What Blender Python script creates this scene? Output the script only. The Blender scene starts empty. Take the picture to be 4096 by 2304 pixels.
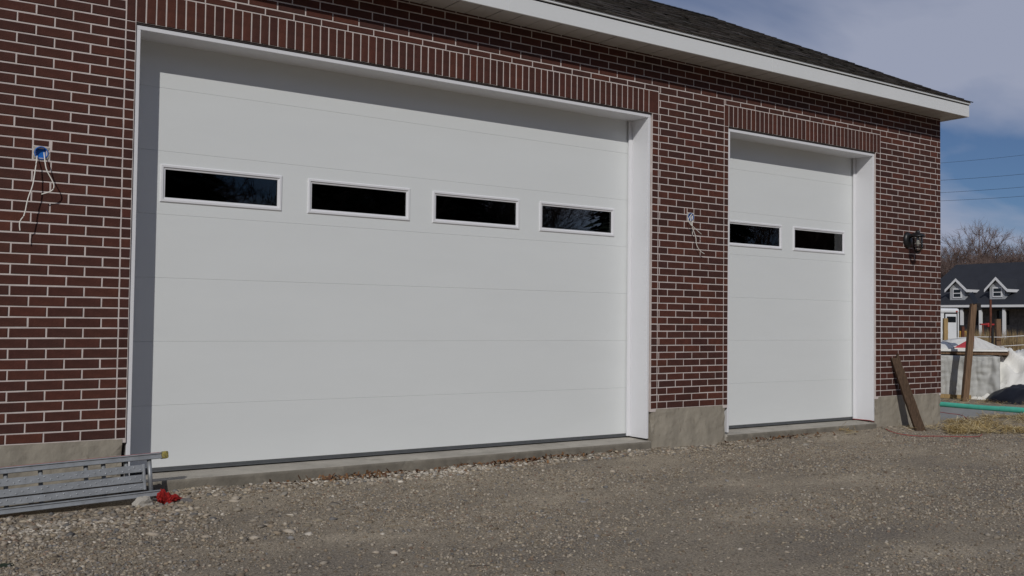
import bpy, bmesh, math, random
import numpy as np
from mathutils import Vector, Matrix, noise as mn
random.seed(7); rng = np.random.default_rng(11)
R_ = math.radians
scn = bpy.context.scene
C = scn.collection

# ------------------------------------------------------------------ camera
# solved from the brick courses (76 mm) and door joints of the photograph; 4096 px wide frame
F, CAM = 3930.0, Vector((0.1276, -7.825, 1.356))
YAW, PIT, ROL = R_(34.803), R_(1.938), R_(0.686)
fw = Vector((math.sin(YAW)*math.cos(PIT), math.cos(YAW)*math.cos(PIT), math.sin(PIT)))
rt0 = Vector((math.cos(YAW), -math.sin(YAW), 0)); up0 = rt0.cross(fw)
rt = rt0*math.cos(ROL)+up0*math.sin(ROL); up = up0*math.cos(ROL)-rt0*math.sin(ROL)
cd = bpy.data.cameras.new('camera'); cam = bpy.data.objects.new('camera', cd); C.objects.link(cam)
cam.matrix_world = Matrix(((rt.x, up.x, -fw.x, CAM.x), (rt.y, up.y, -fw.y, CAM.y), (rt.z, up.z, -fw.z, CAM.z), (0, 0, 0, 1)))
cd.sensor_width = 36; cd.lens = 36*F/4096; cd.clip_start = 0.05; cd.clip_end = 30000
scn.camera = cam
scn.render.resolution_x, scn.render.resolution_y = 1024, 576

def ray(u, v): return fw + rt*((u-2048)/F) - up*((v-1152)/F)
def aty(u, v, Y): d = ray(u, v); return CAM + d*((Y-CAM.y)/d.y)
def atx(u, v, X): d = ray(u, v); return CAM + d*((X-CAM.x)/d.x)
def atz(u, v, Z): d = ray(u, v); return CAM + d*((Z-CAM.z)/d.z)
def atd(u, v, D): return CAM + ray(u, v)*D
def proj(p):
    d = Vector(p)-CAM; z = d.dot(fw); return 2048+F*d.dot(rt)/z, 1152-F*d.dot(up)/z

# ------------------------------------------------------------------ light
SUNT = Vector((0.79, 1.0, -0.82)).normalized()           # the way the sunlight travels
sun = bpy.data.lights.new('sun', 'SUN'); sun.energy = 5.0; sun.angle = R_(0.53); sun.color = (1.0, 0.975, 0.93)
so = bpy.data.objects.new('sun', sun); C.objects.link(so); so.rotation_euler = SUNT.to_track_quat('-Z', 'Y').to_euler()
w = bpy.data.worlds.new('World'); scn.world = w; w.use_nodes = True
wn, wl = w.node_tree.nodes, w.node_tree.links
wn.clear()
def W(t, **k):
    n = wn.new(t)
    for a, b in k.items(): setattr(n, a, b)
    return n
sky = W('ShaderNodeTexSky', sky_type='NISHITA', sun_disc=False, sun_elevation=math.asin(-SUNT.z), sun_rotation=math.atan2(-SUNT.x, -SUNT.y), altitude=1400.0, air_density=1.0, dust_density=0.15, ozone_density=3.0)
tc = W('ShaderNodeTexCoord'); sep = W('ShaderNodeSeparateXYZ'); wl.new(tc.outputs['Generated'], sep.inputs[0])
ad = W('ShaderNodeMath', operation='ADD'); ad.inputs[1].default_value = 0.22; wl.new(sep.outputs['Z'], ad.inputs[0])
mx = W('ShaderNodeMath', operation='MAXIMUM'); mx.inputs[1].default_value = 0.05; wl.new(ad.outputs[0], mx.inputs[0])
dv = W('ShaderNodeVectorMath', operation='DIVIDE'); wl.new(tc.outputs['Generated'], dv.inputs[0])
cb = W('ShaderNodeCombineXYZ')
for i in range(3): wl.new(mx.outputs[0], cb.inputs[i])
wl.new(cb.outputs[0], dv.inputs[1])
mp = W('ShaderNodeMapping'); mp.inputs['Rotation'].default_value = (0, 0, R_(62)); mp.inputs['Scale'].default_value = (0.9, 1.4, 1.0); mp.inputs['Location'].default_value = (5.5, 7.7, 0)
wl.new(dv.outputs[0], mp.inputs[0])
nz = W('ShaderNodeTexNoise'); nz.inputs['Scale'].default_value = 1.15; nz.inputs['Detail'].default_value = 6; nz.inputs['Roughness'].default_value = 0.48; nz.inputs['Distortion'].default_value = 0.25
wl.new(mp.outputs[0], nz.inputs['Vector'])
cr = W('ShaderNodeValToRGB'); cr.color_ramp.elements[0].position = 0.39; cr.color_ramp.elements[0].color = (.10, .10, .10, 1)
cr.color_ramp.elements[1].position = 0.60; cr.color_ramp.elements[1].color = (.9, .9, .9, 1)
wl.new(nz.outputs['Fac'], cr.inputs[0])
mix = W('ShaderNodeMixRGB'); mix.inputs['Color2'].default_value = (13.0, 14.1, 18.0, 1)
wl.new(cr.outputs[0], mix.inputs['Fac']); tin = W('ShaderNodeMixRGB', blend_type='MULTIPLY'); tin.inputs['Fac'].default_value = 1; tin.inputs['Color2'].default_value = (.86, 1.18, 1.56, 1)
wl.new(sky.outputs[0], tin.inputs['Color1']); wl.new(tin.outputs[0], mix.inputs['Color1'])
bg = W('ShaderNodeBackground'); bg.inputs['Strength'].default_value = 0.065
wo = W('ShaderNodeOutputWorld'); wl.new(mix.outputs[0], bg.inputs[0]); wl.new(bg.outputs[0], wo.inputs[0])
vs = scn.view_settings; vs.view_transform = 'Standard'; vs.look = 'None'; vs.exposure = -1.32; vs.gamma = 1; vs.use_curve_mapping = False

# ------------------------------------------------------------------ materials
MATS = {}
def mat(name, col, rough=0.6, metal=0.0, var=0.12, scale=6.0, col2=None, bump=0.0, bscale=60.0, obj_random=None, attr=None, spec=0.4, stretch=None, stains=None, coat=0):
    """procedural surface: base colour broken up by two noises, fine relief, optional per-object or per-piece tint"""
    m = bpy.data.materials.new(name); m.use_nodes = True; MATS[name] = m
    nt = m.node_tree; N, Lk = nt.nodes, nt.links
    p = N['Principled BSDF']; p.inputs['Roughness'].default_value = rough; p.inputs['Metallic'].default_value = metal
    p.inputs['Specular IOR Level'].default_value = spec
    if coat: p.inputs['Coat Weight'].default_value = coat
    co = N.new('ShaderNodeTexCoord'); src = co.outputs['Object']
    if not (obj_random or attr): 
        g = N.new('ShaderNodeNewGeometry'); src = g.outputs['Position']
    if stretch:
        mpn = N.new('ShaderNodeMapping'); mpn.inputs['Scale'].default_value = stretch; Lk.new(src, mpn.inputs[0]); src = mpn.outputs[0]
    n1 = N.new('ShaderNodeTexNoise'); n1.inputs['Scale'].default_value = scale; n1.inputs['Detail'].default_value = 6; n1.inputs['Roughness'].default_value = .6
    Lk.new(src, n1.inputs['Vector'])
    rp = N.new('ShaderNodeValToRGB'); rp.color_ramp.elements[0].position = .3; rp.color_ramp.elements[1].position = .7
    a = tuple(c*(1-var) for c in col); b = col2 if col2 else tuple(min(1, c*(1+var)) for c in col)
    rp.color_ramp.elements[0].color = (*a, 1); rp.color_ramp.elements[1].color = (*b, 1)
    Lk.new(n1.outputs['Fac'], rp.inputs[0]); out = rp.outputs[0]
    if obj_random:
        oi = N.new('ShaderNodeObjectInfo'); r2 = N.new('ShaderNodeValToRGB'); r2.color_ramp.interpolation = 'LINEAR'
        ramp(r2, obj_random); Lk.new(oi.outputs['Random'], r2.inputs[0])
        out = mul(N, Lk, out, r2.outputs[0])
    if attr:
        at = N.new('ShaderNodeAttribute'); at.attribute_name = attr; out = mul(N, Lk, out, at.outputs['Color'])
    if stains:
        sc, lo, hi, scol = stains
        n3 = N.new('ShaderNodeTexNoise'); n3.inputs['Scale'].default_value = sc; n3.inputs['Detail'].default_value = 8; n3.inputs['Roughness'].default_value = .65
        Lk.new(src, n3.inputs['Vector'])
        r3 = N.new('ShaderNodeValToRGB'); r3.color_ramp.elements[0].position = lo; r3.color_ramp.elements[1].position = hi
        Lk.new(n3.outputs['Fac'], r3.inputs[0])
        mm = N.new('ShaderNodeMixRGB'); mm.inputs['Color2'].default_value = (*scol, 1)
        Lk.new(r3.outputs[0], mm.inputs['Fac']); Lk.new(out, mm.inputs['Color1']); out = mm.outputs[0]
    Lk.new(out, p.inputs['Base Color'])
    if bump:
        n2 = N.new('ShaderNodeTexNoise'); n2.inputs['Scale'].default_value = bscale; n2.inputs['Detail'].default_value = 5
        Lk.new(src, n2.inputs['Vector'])
        bp = N.new('ShaderNodeBump'); bp.inputs['Strength'].default_value = bump; bp.inputs['Distance'].default_value = 0.01
        Lk.new(n2.outputs['Fac'], bp.inputs['Height']); Lk.new(bp.outputs[0], p.inputs['Normal'])
    return m
def ramp(node, cols):
    el = node.color_ramp.elements
    while len(el) > 1: el.remove(el[0])
    for i, c in enumerate(cols):
        e = el[0] if i == 0 else el.new(i/(len(cols)-1))
        e.position = i/(len(cols)-1); e.color = (*c, 1)
def mul(N, Lk, a, b):
    m = N.new('ShaderNodeMixRGB'); m.blend_type = 'MULTIPLY'; m.inputs['Fac'].default_value = 1
    Lk.new(a, m.inputs['Color1']); Lk.new(b, m.inputs['Color2']); return m.outputs[0]

TINTS = [(.80, .74, .77), (.98, .91, .88), (.74, .75, .81), (1.12, .98, .88), (.88, .82, .82), (1.15, .95, .87), (.80, .82, .88), (.98, .94, .91), (1.28, 1.06, .92), (.85, .82, .82)]
BRC = (0.080, 0.0315, 0.0235)
mat('brick', BRC, .82, var=.22, scale=16, bump=.3, bscale=120, obj_random=TINTS, spec=.3)
mat('brick_piece', BRC, .82, var=.22, scale=16, bump=.3, bscale=120, attr='tint', spec=.3)
mat('mortar', (.63, .56, .53), .95, var=.12, scale=9, bump=.12, bscale=150, spec=.1)
mat('mortar_patch', (.42, .39, .34), .95, var=.12, scale=20, bump=.6, bscale=120, spec=.1)
mat('concrete', (.33, .295, .24), .93, var=.2, scale=5, bump=.22, bscale=55, spec=.15, stretch=(1.2, 1, .6), stains=(13, .58, .70, (.23, .20, .16)))
mat('sill_concrete', (.40, .37, .32), .92, var=.16, scale=4, bump=.25, bscale=60, spec=.15, stains=(5, .55, .75, (.27, .25, .21)))
mat('sill_face', (.20, .18, .148), .95, var=.25, scale=5, bump=.4, bscale=50, spec=.1, stains=(6, .55, .72, (.30, .27, .22)))
mat('path_concrete', (.30, .295, .28), .95, var=.12, scale=1.6, bump=.2, bscale=40, spec=.1)
mat('door_paint', (.755, .775, .77), .45, var=.015, scale=2.5, bump=.06, bscale=220, stretch=(.35, 1, 1.4), spec=.4)
mat('trim_paint', (.78, .78, .80), .38, var=.012, scale=3, spec=.45)
mat('fascia_paint', (.76, .77, .765), .45, var=.02, scale=1.5, spec=.4, stains=(3, .62, .8, (.70, .70, .68)))
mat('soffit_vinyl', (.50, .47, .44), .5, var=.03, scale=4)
mat('seal_rubber', (.10, .105, .11), .6, var=.1, scale=20)
mat('dark_metal', (.012, .012, .013), .4, var=.2, scale=30, spec=.5)
mat('shingle', (.070, .062, .058), .95, var=.25, scale=40, bump=.6, bscale=300, attr='tint', spec=.15)
mat('roof_dark', (.02, .02, .022), .9, var=.2, scale=8)
mat('interior', (.06, .06, .06), .9, var=.1, scale=2)
mat('steel_lintel', (.04, .03, .028), .7, var=.2, scale=20)
mat('galvanised', (.36, .375, .39), .5, metal=.45, var=.16, scale=14, bump=.05, bscale=90, stains=(22, .6, .75, (.26, .27, .28)))
mat('yellow_plastic', (.33, .27, .07), .6, var=.35, scale=40, stains=(60, .5, .6, (.1, .09, .05)))
mat('red_cloth', (.31, .012, .010), .8, var=.25, scale=25)
mat('red_cord', (.34, .055, .05), .6, var=.2, scale=12)
mat('blue_plastic', (.015, .14, .50), .35, var=.15, scale=30)
mat('wire_white', (.80, .77, .70), .5, var=.06, scale=30)
mat('wood_old', (.090, .058, .038), .9, var=.4, scale=9, bump=.6, bscale=30, stretch=(9, 9, .7), spec=.2)
mat('wood_post', (.19, .12, .075), .9, var=.35, scale=8, bump=.5, bscale=24, stretch=(7, 7, .5), spec=.2)
mat('wood_pale', (.38, .26, .12), .9, var=.25, scale=7, stretch=(6, 6, .5))
mat('tarp_grey', (.50, .50, .48), .7, var=.14, scale=2.2, bump=.25, bscale=9, stains=(2.6, .60, .74, (.20, .20, .20)))
mat('tarp_white', (.80, .785, .74), .62, var=.1, scale=3, bump=.2, bscale=12, stains=(4, .62, .75, (.48, .43, .36)))
mat('tarp_red', (.48, .05, .06), .6, var=.15, scale=6)
mat('black_plastic', (.008, .009, .014), .33, var=.3, scale=5, bump=.5, bscale=6, spec=.6)
mat('green_pipe', (.09, .48, .36), .45, var=.12, scale=8, stains=(7, .6, .75, (.12, .34, .25)))
mat('stone', (1, 1, 1), .95, var=.12, scale=60, attr='tint', spec=.12)
mat('straw', (1, 1, 1), .8, var=.15, scale=30, attr='tint', spec=.2)
mat('bark', (.095, .075, .065), .95, var=.25, scale=4)
mat('twig', (.17, .118, .10), .95, var=.2, scale=.5)
mat('needle', (.018, .030, .018), .9, var=.3, scale=2)
mat('far_roof', (.026, .028, .036), .9, var=.12, scale=1.3)
mat('far_siding', (.40, .41, .42), .7, var=.04, scale=1)
mat('far_white', (.78, .78, .78), .6, var=.03, scale=2)
mat('far_stone', (.17, .155, .145), .95, var=.35, scale=6)
mat('far_glass', (.012, .014, .018), .08, var=.1, scale=2, spec=.5)
mat('far_dark', (.02, .019, .02), .8, var=.2, scale=2)
mat('trailer_white', (.76, .77, .78), .4, var=.04, scale=1.5)
mat('rust', (.14, .05, .03), .9, var=.3, scale=5)
mat('machine_red', (.40, .025, .025), .6, var=.2, scale=3)
mat('machine_yellow', (.50, .28, .03), .6, var=.2, scale=3)
mat('cable', (.03, .03, .033), .7, var=.1, scale=1)
def glass(name, tint, rough=0.0):
    m = bpy.data.materials.new(name); m.use_nodes = True; MATS[name] = m
    N, Lk = m.node_tree.nodes, m.node_tree.links; N.clear()
    tr = N.new('ShaderNodeBsdfTransparent'); tr.inputs[0].default_value = (*tint, 1)
    gl = N.new('ShaderNodeBsdfGlossy'); gl.inputs['Roughness'].default_value = rough; gl.inputs[0].default_value = (1, 1, 1, 1)
    fr = N.new('ShaderNodeFresnel'); fr.inputs[0].default_value = 1.52
    mxs = N.new('ShaderNodeMixShader'); o = N.new('ShaderNodeOutputMaterial')
    Lk.new(fr.outputs[0], mxs.inputs[0]); Lk.new(tr.outputs[0], mxs.inputs[1]); Lk.new(gl.outputs[0], mxs.inputs[2]); Lk.new(mxs.outputs[0], o.inputs[0])
glass('door_glass', (.74, .77, .77)); glass('clear_glass', (.97, .98, .97)); glass('lamp_glass', (.86, .88, .86), .03)

# ground: dusty gravel drive
m = bpy.data.materials.new('gravel'); m.use_nodes = True; MATS['gravel'] = m
N, Lk = m.node_tree.nodes, m.node_tree.links; p = N['Principled BSDF']; p.inputs['Roughness'].default_value = .97; p.inputs['Specular IOR Level'].default_value = .1
ge = N.new('ShaderNodeNewGeometry')
def tn(sc, det=6, ro=.6, vec=None):
    n = N.new('ShaderNodeTexNoise'); n.inputs['Scale'].default_value = sc; n.inputs['Detail'].default_value = det; n.inputs['Roughness'].default_value = ro
    Lk.new(vec or ge.outputs['Position'], n.inputs['Vector']); return n
def rampn(src, *els):
    r = N.new('ShaderNodeValToRGB')
    while len(r.color_ramp.elements) > 1: r.color_ramp.elements.remove(r.color_ramp.elements[0])
    for i, (pos, c) in enumerate(els):
        e = r.color_ramp.elements[0] if i == 0 else r.color_ramp.elements.new(pos)
        e.position = pos; e.color = (*c, 1)
    Lk.new(src, r.inputs[0]); return r
mpg = N.new('ShaderNodeMapping'); mpg.inputs['Scale'].default_value = (.62, 1.1, 1); mpg.inputs['Rotation'].default_value = (0, 0, R_(-14)); Lk.new(ge.outputs['Position'], mpg.inputs[0])
big = rampn(tn(.95, 7, .62, mpg.outputs[0]).outputs['Fac'], (.32, (.300, .260, .215)), (.45, (.375, .320, .25)), (.55, (.44, .372, .285)), (.67, (.57, .485, .37)))
spk = rampn(tn(75, 4, .75).outputs['Fac'], (.30, (.38, .38, .38)), (.44, (.82, .82, .82)), (.58, (1.08, 1.07, 1.05)), (.72, (1.6, 1.56, 1.5)))
vor = N.new('ShaderNodeTexVoronoi'); vor.inputs['Scale'].default_value = 62; Lk.new(ge.outputs['Position'], vor.inputs['Vector'])
vr = rampn(vor.outputs['Distance'], (.0, (1.08, 1.08, 1.08)), (.55, (.95, .95, .95)), (.85, (.6, .6, .6)))
g1 = mul(N, Lk, big.outputs[0], spk.outputs[0]); g2 = mul(N, Lk, g1, vr.outputs[0])
# away from the drive: dry grass colour
sx = N.new('ShaderNodeSeparateXYZ'); Lk.new(ge.outputs['Position'], sx.inputs[0])
mr = N.new('ShaderNodeMapRange'); mr.inputs['From Min'].default_value = 17; mr.inputs['From Max'].default_value = 20; Lk.new(sx.outputs['X'], mr.inputs[0])
dry = rampn(tn(.9, 8, .7).outputs['Fac'], (.35, (.14, .10, .055)), (.6, (.26, .19, .10)))
mg = N.new('ShaderNodeMixRGB'); Lk.new(mr.outputs[0], mg.inputs['Fac']); Lk.new(g2, mg.inputs['Color1']); Lk.new(dry.outputs[0], mg.inputs['Color2'])
Lk.new(mg.outputs[0], p.inputs['Base Color'])
bp = N.new('ShaderNodeBump'); bp.inputs['Strength'].default_value = 1.0; bp.inputs['Distance'].default_value = .022
Lk.new(tn(55, 6, .7).outputs['Fac'], bp.inputs['Height']); Lk.new(bp.outputs[0], p.inputs['Normal'])
# mountain: rock and snow
m = bpy.data.materials.new('snow_rock'); m.use_nodes = True; MATS['snow_rock'] = m
N, Lk = m.node_tree.nodes, m.node_tree.links; ge = N.new('ShaderNodeNewGeometry'); N['Principled BSDF'].inputs['Roughness'].default_value = .9
r = rampn(tn(.012, 8, .7).outputs['Fac'], (.42, (.16, .17, .21)), (.52, (.75, .77, .8)))
Lk.new(r.outputs[0], N['Principled BSDF'].inputs['Base Color'])

# ------------------------------------------------------------------ mesh helpers
def link(name, me, parent=None, m=None):
    o = bpy.data.objects.new(name, me); C.objects.link(o)
    if m and not me.materials: me.materials.append(MATS[m])
    if parent: o.parent = parent
    return o
def tag(o, label, cat, group=None):
    o['label'] = label; o['category'] = cat
    if group: o['group'] = group
    return o
def empty(name, loc=(0, 0, 0), rot=(0, 0, 0)):
    o = bpy.data.objects.new(name, None); C.objects.link(o); o.location = loc; o.rotation_euler = rot; o.empty_display_size = .1; return o
class MB:
    """collects verts and faces for ONE mesh"""
    def __init__(s): s.v, s.f, s.t = [], [], []
    def add(s, v, f, tint=None):
        n = len(s.v); s.v += [tuple(a) for a in v]; s.f += [tuple(i+n for i in q) for q in f]
        if tint is not None: s.t += [tint]*len(v)
        return s
    def box(s, x0, x1, y0, y1, z0, z1, tint=None):
        return s.add([(x0, y0, z0), (x1, y0, z0), (x1, y1, z0), (x0, y1, z0), (x0, y0, z1), (x1, y0, z1), (x1, y1, z1), (x0, y1, z1)],
                     [(0, 3, 2, 1), (4, 5, 6, 7), (0, 1, 5, 4), (1, 2, 6, 5), (2, 3, 7, 6), (3, 0, 4, 7)], tint)
    def tube(s, pts, r, n=6, r1=None, cap=True):
        pts = [Vector(q) for q in pts]; rings = []; base = len(s.v); L = len(pts)
        for i, q in enumerate(pts):
            d = (pts[min(i+1, L-1)]-pts[max(i-1, 0)])
            d = d.normalized() if d.length > 1e-9 else Vector((0, 0, 1))
            a = d.cross(Vector((0, 0, 1)) if abs(d.z) < .9 else Vector((1, 0, 0))).normalized(); b = d.cross(a)
            rr = r if r1 is None else r+(r1-r)*i/(L-1)
            for k in range(n):
                t = 2*math.pi*k/n; s.v.append(tuple(q+a*rr*math.cos(t)+b*rr*math.sin(t)))
        for i in range(L-1):
            for k in range(n):
                s.f.append((base+i*n+k, base+i*n+(k+1) % n, base+(i+1)*n+(k+1) % n, base+(i+1)*n+k))
        if cap: s.f.append(tuple(base+k for k in range(n))[::-1]); s.f.append(tuple(base+(L-1)*n+k for k in range(n)))
        return s
    def lathe(s, prof, ax=(0, 0, 0), n=20):
        base = len(s.v)
        for r, z in prof:
            for k in range(n): t = 2*math.pi*k/n; s.v.append((ax[0]+r*math.cos(t), ax[1]+r*math.sin(t), ax[2]+z))
        for i in range(len(prof)-1):
            for k in range(n): s.f.append((base+i*n+k, base+i*n+(k+1) % n, base+(i+1)*n+(k+1) % n, base+(i+1)*n+k))
        return s
    def mesh(s, name, smooth=False):
        me = bpy.data.meshes.new(name); me.from_pydata(s.v, [], s.f); me.update()
        if s.t:
            at = me.color_attributes.new('tint', 'FLOAT_COLOR', 'POINT')
            at.data.foreach_set('color', np.array([(*t, 1) for t in s.t], dtype=np.float32).ravel())
        bm = bmesh.new(); bm.from_mesh(me); bmesh.ops.recalc_face_normals(bm, faces=bm.faces); bm.to_mesh(me); bm.free()
        if smooth: me.polygons.foreach_set('use_smooth', [len(p_.vertices) < 5 for p_ in me.polygons])
        return me
    def build(s, name, m, parent=None, bevel=0, smooth=False, seg=2):
        o = link(name, s.mesh(name, smooth), parent, m)
        if bevel:
            b = o.modifiers.new('bevel', 'BEVEL'); b.width = bevel; b.segments = seg; b.limit_method = 'ANGLE'
        return o
def plate(a0, a1, b0, b1, d0, d1, holes, axis='y'):
    """slab with rectangular holes; a horizontal, b vertical, d through the thickness"""
    A = sorted({a0, a1, *[q for h in holes for q in h[:2]]}); B = sorted({b0, b1, *[q for h in holes for q in h[2:]]})
    A = [q for q in A if a0 <= q <= a1]; B = [q for q in B if b0 <= q <= b1]
    solid = lambda i, j: 0 <= i < len(A)-1 and 0 <= j < len(B)-1 and not any(h[0] <= (A[i]+A[i+1])/2 <= h[1] and h[2] <= (B[j]+B[j+1])/2 <= h[3] for h in holes)
    P = (lambda a, d, b: (a, d, b)) if axis == 'y' else (lambda a, d, b: (d, a, b))
    mb = MB()
    for i in range(len(A)-1):
        for j in range(len(B)-1):
            if not solid(i, j): continue
            x0, x1, z0, z1 = A[i], A[i+1], B[j], B[j+1]
            mb.add([P(x0, d0, z0), P(x1, d0, z0), P(x1, d0, z1), P(x0, d0, z1)], [(0, 1, 2, 3)])
            mb.add([P(x0, d1, z0), P(x1, d1, z0), P(x1, d1, z1), P(x0, d1, z1)], [(3, 2, 1, 0)])
            for (di, dj, q) in ((-1, 0, (x0, z0, x0, z1)), (1, 0, (x1, z0, x1, z1)), (0, -1, (x0, z0, x1, z0)), (0, 1, (x0, z1, x1, z1))):
                if not solid(i+di, j+dj): mb.add([P(q[0], d0, q[1]), P(q[2], d0, q[3]), P(q[2], d1, q[3]), P(q[0], d1, q[1])], [(0, 1, 2, 3)])
    me_ = mb; bmv = bmesh.new(); me = bpy.data.meshes.new('plate'); me.from_pydata(mb.v, [], mb.f); bmv.from_mesh(me)
    bmesh.ops.remove_doubles(bmv, verts=bmv.verts, dist=1e-5); bmesh.ops.recalc_face_normals(bmv, faces=bmv.faces); bmv.to_mesh(me); bmv.free()
    return me
def nse(x, y, z=0.0, s=1.0): return mn.noise(Vector((x*s, y*s, z*s)))

# ------------------------------------------------------------------ ground
def gh(x, y):
    h = .020*nse(x, y, 3.1, .55)+.012*nse(x, y, 8.2, 1.7)+.007*nse(x, y, 1.2, 5.0)+.006*nse(x, y, 6.2, 11.0)
    near = max(0., 1-abs(y)/.55) if y < .5 else 0
    if 1.5 < x < 7.6: h += near*.022*(.75+.9*nse(x, 0, 5, 2.2))
    if 8.4 < x < 11.5: h += near*.03
    if x < 2.6 and y > -.5: h -= .03*min(1, (2.6-x)*2)*min(1, (y+.5)/.12)
    if 11.2 < x < 12.3: h += .05*max(0, 1-math.hypot((x-11.65)/.32, (y+.06)/.25))
    f = 1.0 if x < 14 else max(0, 1-(x-14)/3)
    return h*f-.004
def axis_pts(lo, d0, d1, hi, step, far):
    a = [d0]; s = step
    L_ = list(np.arange(d0, d1+1e-6, step)); q = d1; s = step
    while q < hi: s *= far; q += s; L_.append(q)
    q = d0; s = step; P_ = []
    while q > lo: s *= far; q -= s; P_.append(q)
    return P_[::-1]+L_
gx = axis_pts(-4000, -1.5, 13.5, 9000, .045, 1.3); gy = axis_pts(-4000, -6.4, .6, 9000, .045, 1.3)
gv = [(x, y, gh(x, y) if (-8 < x < 25 and -14 < y < 12) else -.004) for y in gy for x in gx]; nx = len(gx)
gf = [(j*nx+i, j*nx+i+1, (j+1)*nx+i+1, (j+1)*nx+i) for j in range(len(gy)-1) for i in range(nx-1)]
me = bpy.data.meshes.new('gravel_ground'); me.from_pydata(gv, [], gf); me.polygons.foreach_set('use_smooth', [True]*len(gf)); me.update()
ground = link('gravel_ground', me, None, 'gravel'); ground['kind'] = 'structure'; ground['label'] = 'dusty grey-brown gravel drive in front of the garage'

# ------------------------------------------------------------------ garage
BOT = 0.115; Z0 = 3.63; CO = .0762; LB = .2497; J = .0108
WL, WR = -2.2, 12.85                                         # ends of the front wall
SOF = Z0+.628
G = tag(empty('brick_garage', (5.4, 0, 0)), 'dark red brick garage with two white overhead doors and a shingled roof', 'garage')
garage_parts = []
def gp(o): o.parent = G; o.matrix_parent_inverse = Matrix.Translation((-5.4, 0, 0)); return o
OPEN = [(2.012, 7.396, -.3, Z0), (8.583, 11.360, -.3, Z0)]
BOXES = [(165, 612, .056), (2763, 868, .052)]               # junction boxes (pixel, half-size of the cut-out)
cut = [aty(u, v, 0) for u, v, s in BOXES]
BH = [(c.x-s*.62, c.x+s*.62, c.z-s*.62, c.z+s*.62) for c, (u, v, s) in zip(cut, BOXES)]
wall = gp(link('wall', plate(WL, WR, .40, SOF+.3, .0045, .10, OPEN+BH), None, 'mortar')); wall['label'] = 'front wall of dark red brick in pale mortar'
# ---- brick layout: list of (x0, x1, z0, z1, kind)
bl = []
def row_fill(k, joints, z1=None, z0=None):
    zt = Z0-k*CO if z1 is None else z1; zb = Z0-(k+1)*CO if z0 is None else z0
    for a, b in zip(joints[:-1], joints[1:]):
        if b-a > .018: bl.append((a, b, zb, zt, 'brick'))
def steps(x0, x1, ph, L=LB):
    n0 = math.ceil((x0+.02-ph)/L); out = [x0]; q = ph+n0*L
    while q < x1-.02: out.append(q); q += L
    return out+[x1]
for k in range(-4, 42):
    e = k % 2 == 0
    row_fill(k, steps(WL, 1.936, 1.811 if e else 1.936)[:-1]+[1.936]+([2.012] if k >= 0 else []))
    mid = ([7.4885, 7.5125] if e else [7.4885, 7.634]); ph = 7.5125 if e else 7.634
    q = mid[-1]+LB
    while q < 8.46: mid.append(q); q += LB
    row_fill(k, ([7.396] if k >= 0 else [])+mid+[8.511]+([8.583] if k >= 0 else []))
    rr = [11.463, 11.602, 11.853, 12.105, 12.357, 12.61, 12.775, 12.85] if e else [11.463, 11.722, 11.974, 12.226, 12.477, 12.728, 12.85]
    row_fill(k, ([11.360] if k >= 0 else [])+rr)
for k in range(-9, -4):
    row_fill(k, steps(WL, WR, 4.142 if k % 2 else 4.272), z1=min(Z0-k*CO, SOF+.02))
for a, b in ((1.936, 7.4885), (8.511, 11.463)):              # cut course over the soldiers
    row_fill(0, steps(a, b, 4.287), z1=Z0+4*CO, z0=Z0+.2455)
sold = [1.936]+[2.0086+i*.0762 for i in range(72)]; sold[-1] = 7.4885
for a, b in zip(sold[:-1], sold[1:]): bl.append((a, b, Z0-.004, Z0+.2455, 'soldier_brick'))
n = 39; ss = [8.511+(11.463-8.511)*i/n for i in range(n+1)]
for a, b in zip(ss[:-1], ss[1:]): bl.append((a, b, Z0-.004, Z0+.2455, 'soldier_brick'))
def brick_geo(w_, h_, d_, sd):
    r = random.Random(sd); c = .0035; j = lambda: r.uniform(-.0012, .0012)
    x, z = w_/2, h_/2
    v = []
    for (sx, sz) in ((-1, -1), (1, -1), (1, 1), (-1, 1)): v.append((sx*(x-c)+j(), -.0+j()*.4, sz*(z-c)+j()))
    for (sx, sz) in ((-1, -1), (1, -1), (1, 1), (-1, 1)): v.append((sx*x+j(), .0035, sz*z+j()))
    for (sx, sz) in ((-1, -1), (1, -1), (1, 1), (-1, 1)): v.append((sx*x, d_, sz*z))
    f = [(0, 1, 2, 3)]+[(a, a+4, (a+1) % 4+4, (a+1) % 4) for a in range(4)]+[(a+4, a+8, (a+1) % 4+8, (a+1) % 4+4) for a in range(4)]
    return v, f
def area(b):
    pts = [proj((x, 0, z)) for x, z in ((b[0], b[2]), (b[1], b[2]), (b[1], b[3]), (b[0], b[3]))]
    cx, cz = (b[0]+b[1])/2, (b[2]+b[3])/2; u, v = proj((cx, 0, cz))
    a = abs(sum(pts[i][0]*pts[(i+1) % 4][1]-pts[(i+1) % 4][0]*pts[i][1] for i in range(4)))/2
    return a if (-60 < u < 4150 and -40 < v < 2340) else a*1e-3
out = []
for b in bl:                                                 # trim bricks round the junction boxes
    hit = False
    for c_, (u, v, s) in zip(cut, BOXES):
        if b[0] < c_.x+s and b[1] > c_.x-s and b[2] < c_.z+s*.86 and b[3] > c_.z-s*.86 and b[4] == 'brick':
            hit = True
            if c_.x-s-b[0] > .03: out.append((b[0], c_.x-s, b[2], b[3], 'brick'))
            if b[1]-c_.x-s > .03: out.append((c_.x+s, b[1], b[2], b[3], 'brick'))
            xa, xb_ = max(b[0], c_.x-s), min(b[1], c_.x+s)
            if xb_-xa > .02 and b[3]-(c_.z+s*.86) > .022: out.append((xa, xb_, c_.z+s*.86, b[3], 'brick'))
            if xb_-xa > .02 and (c_.z-s*.86)-b[2] > .022: out.append((xa, xb_, b[2], c_.z-s*.86, 'brick'))
    if not hit: out.append(b)
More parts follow.
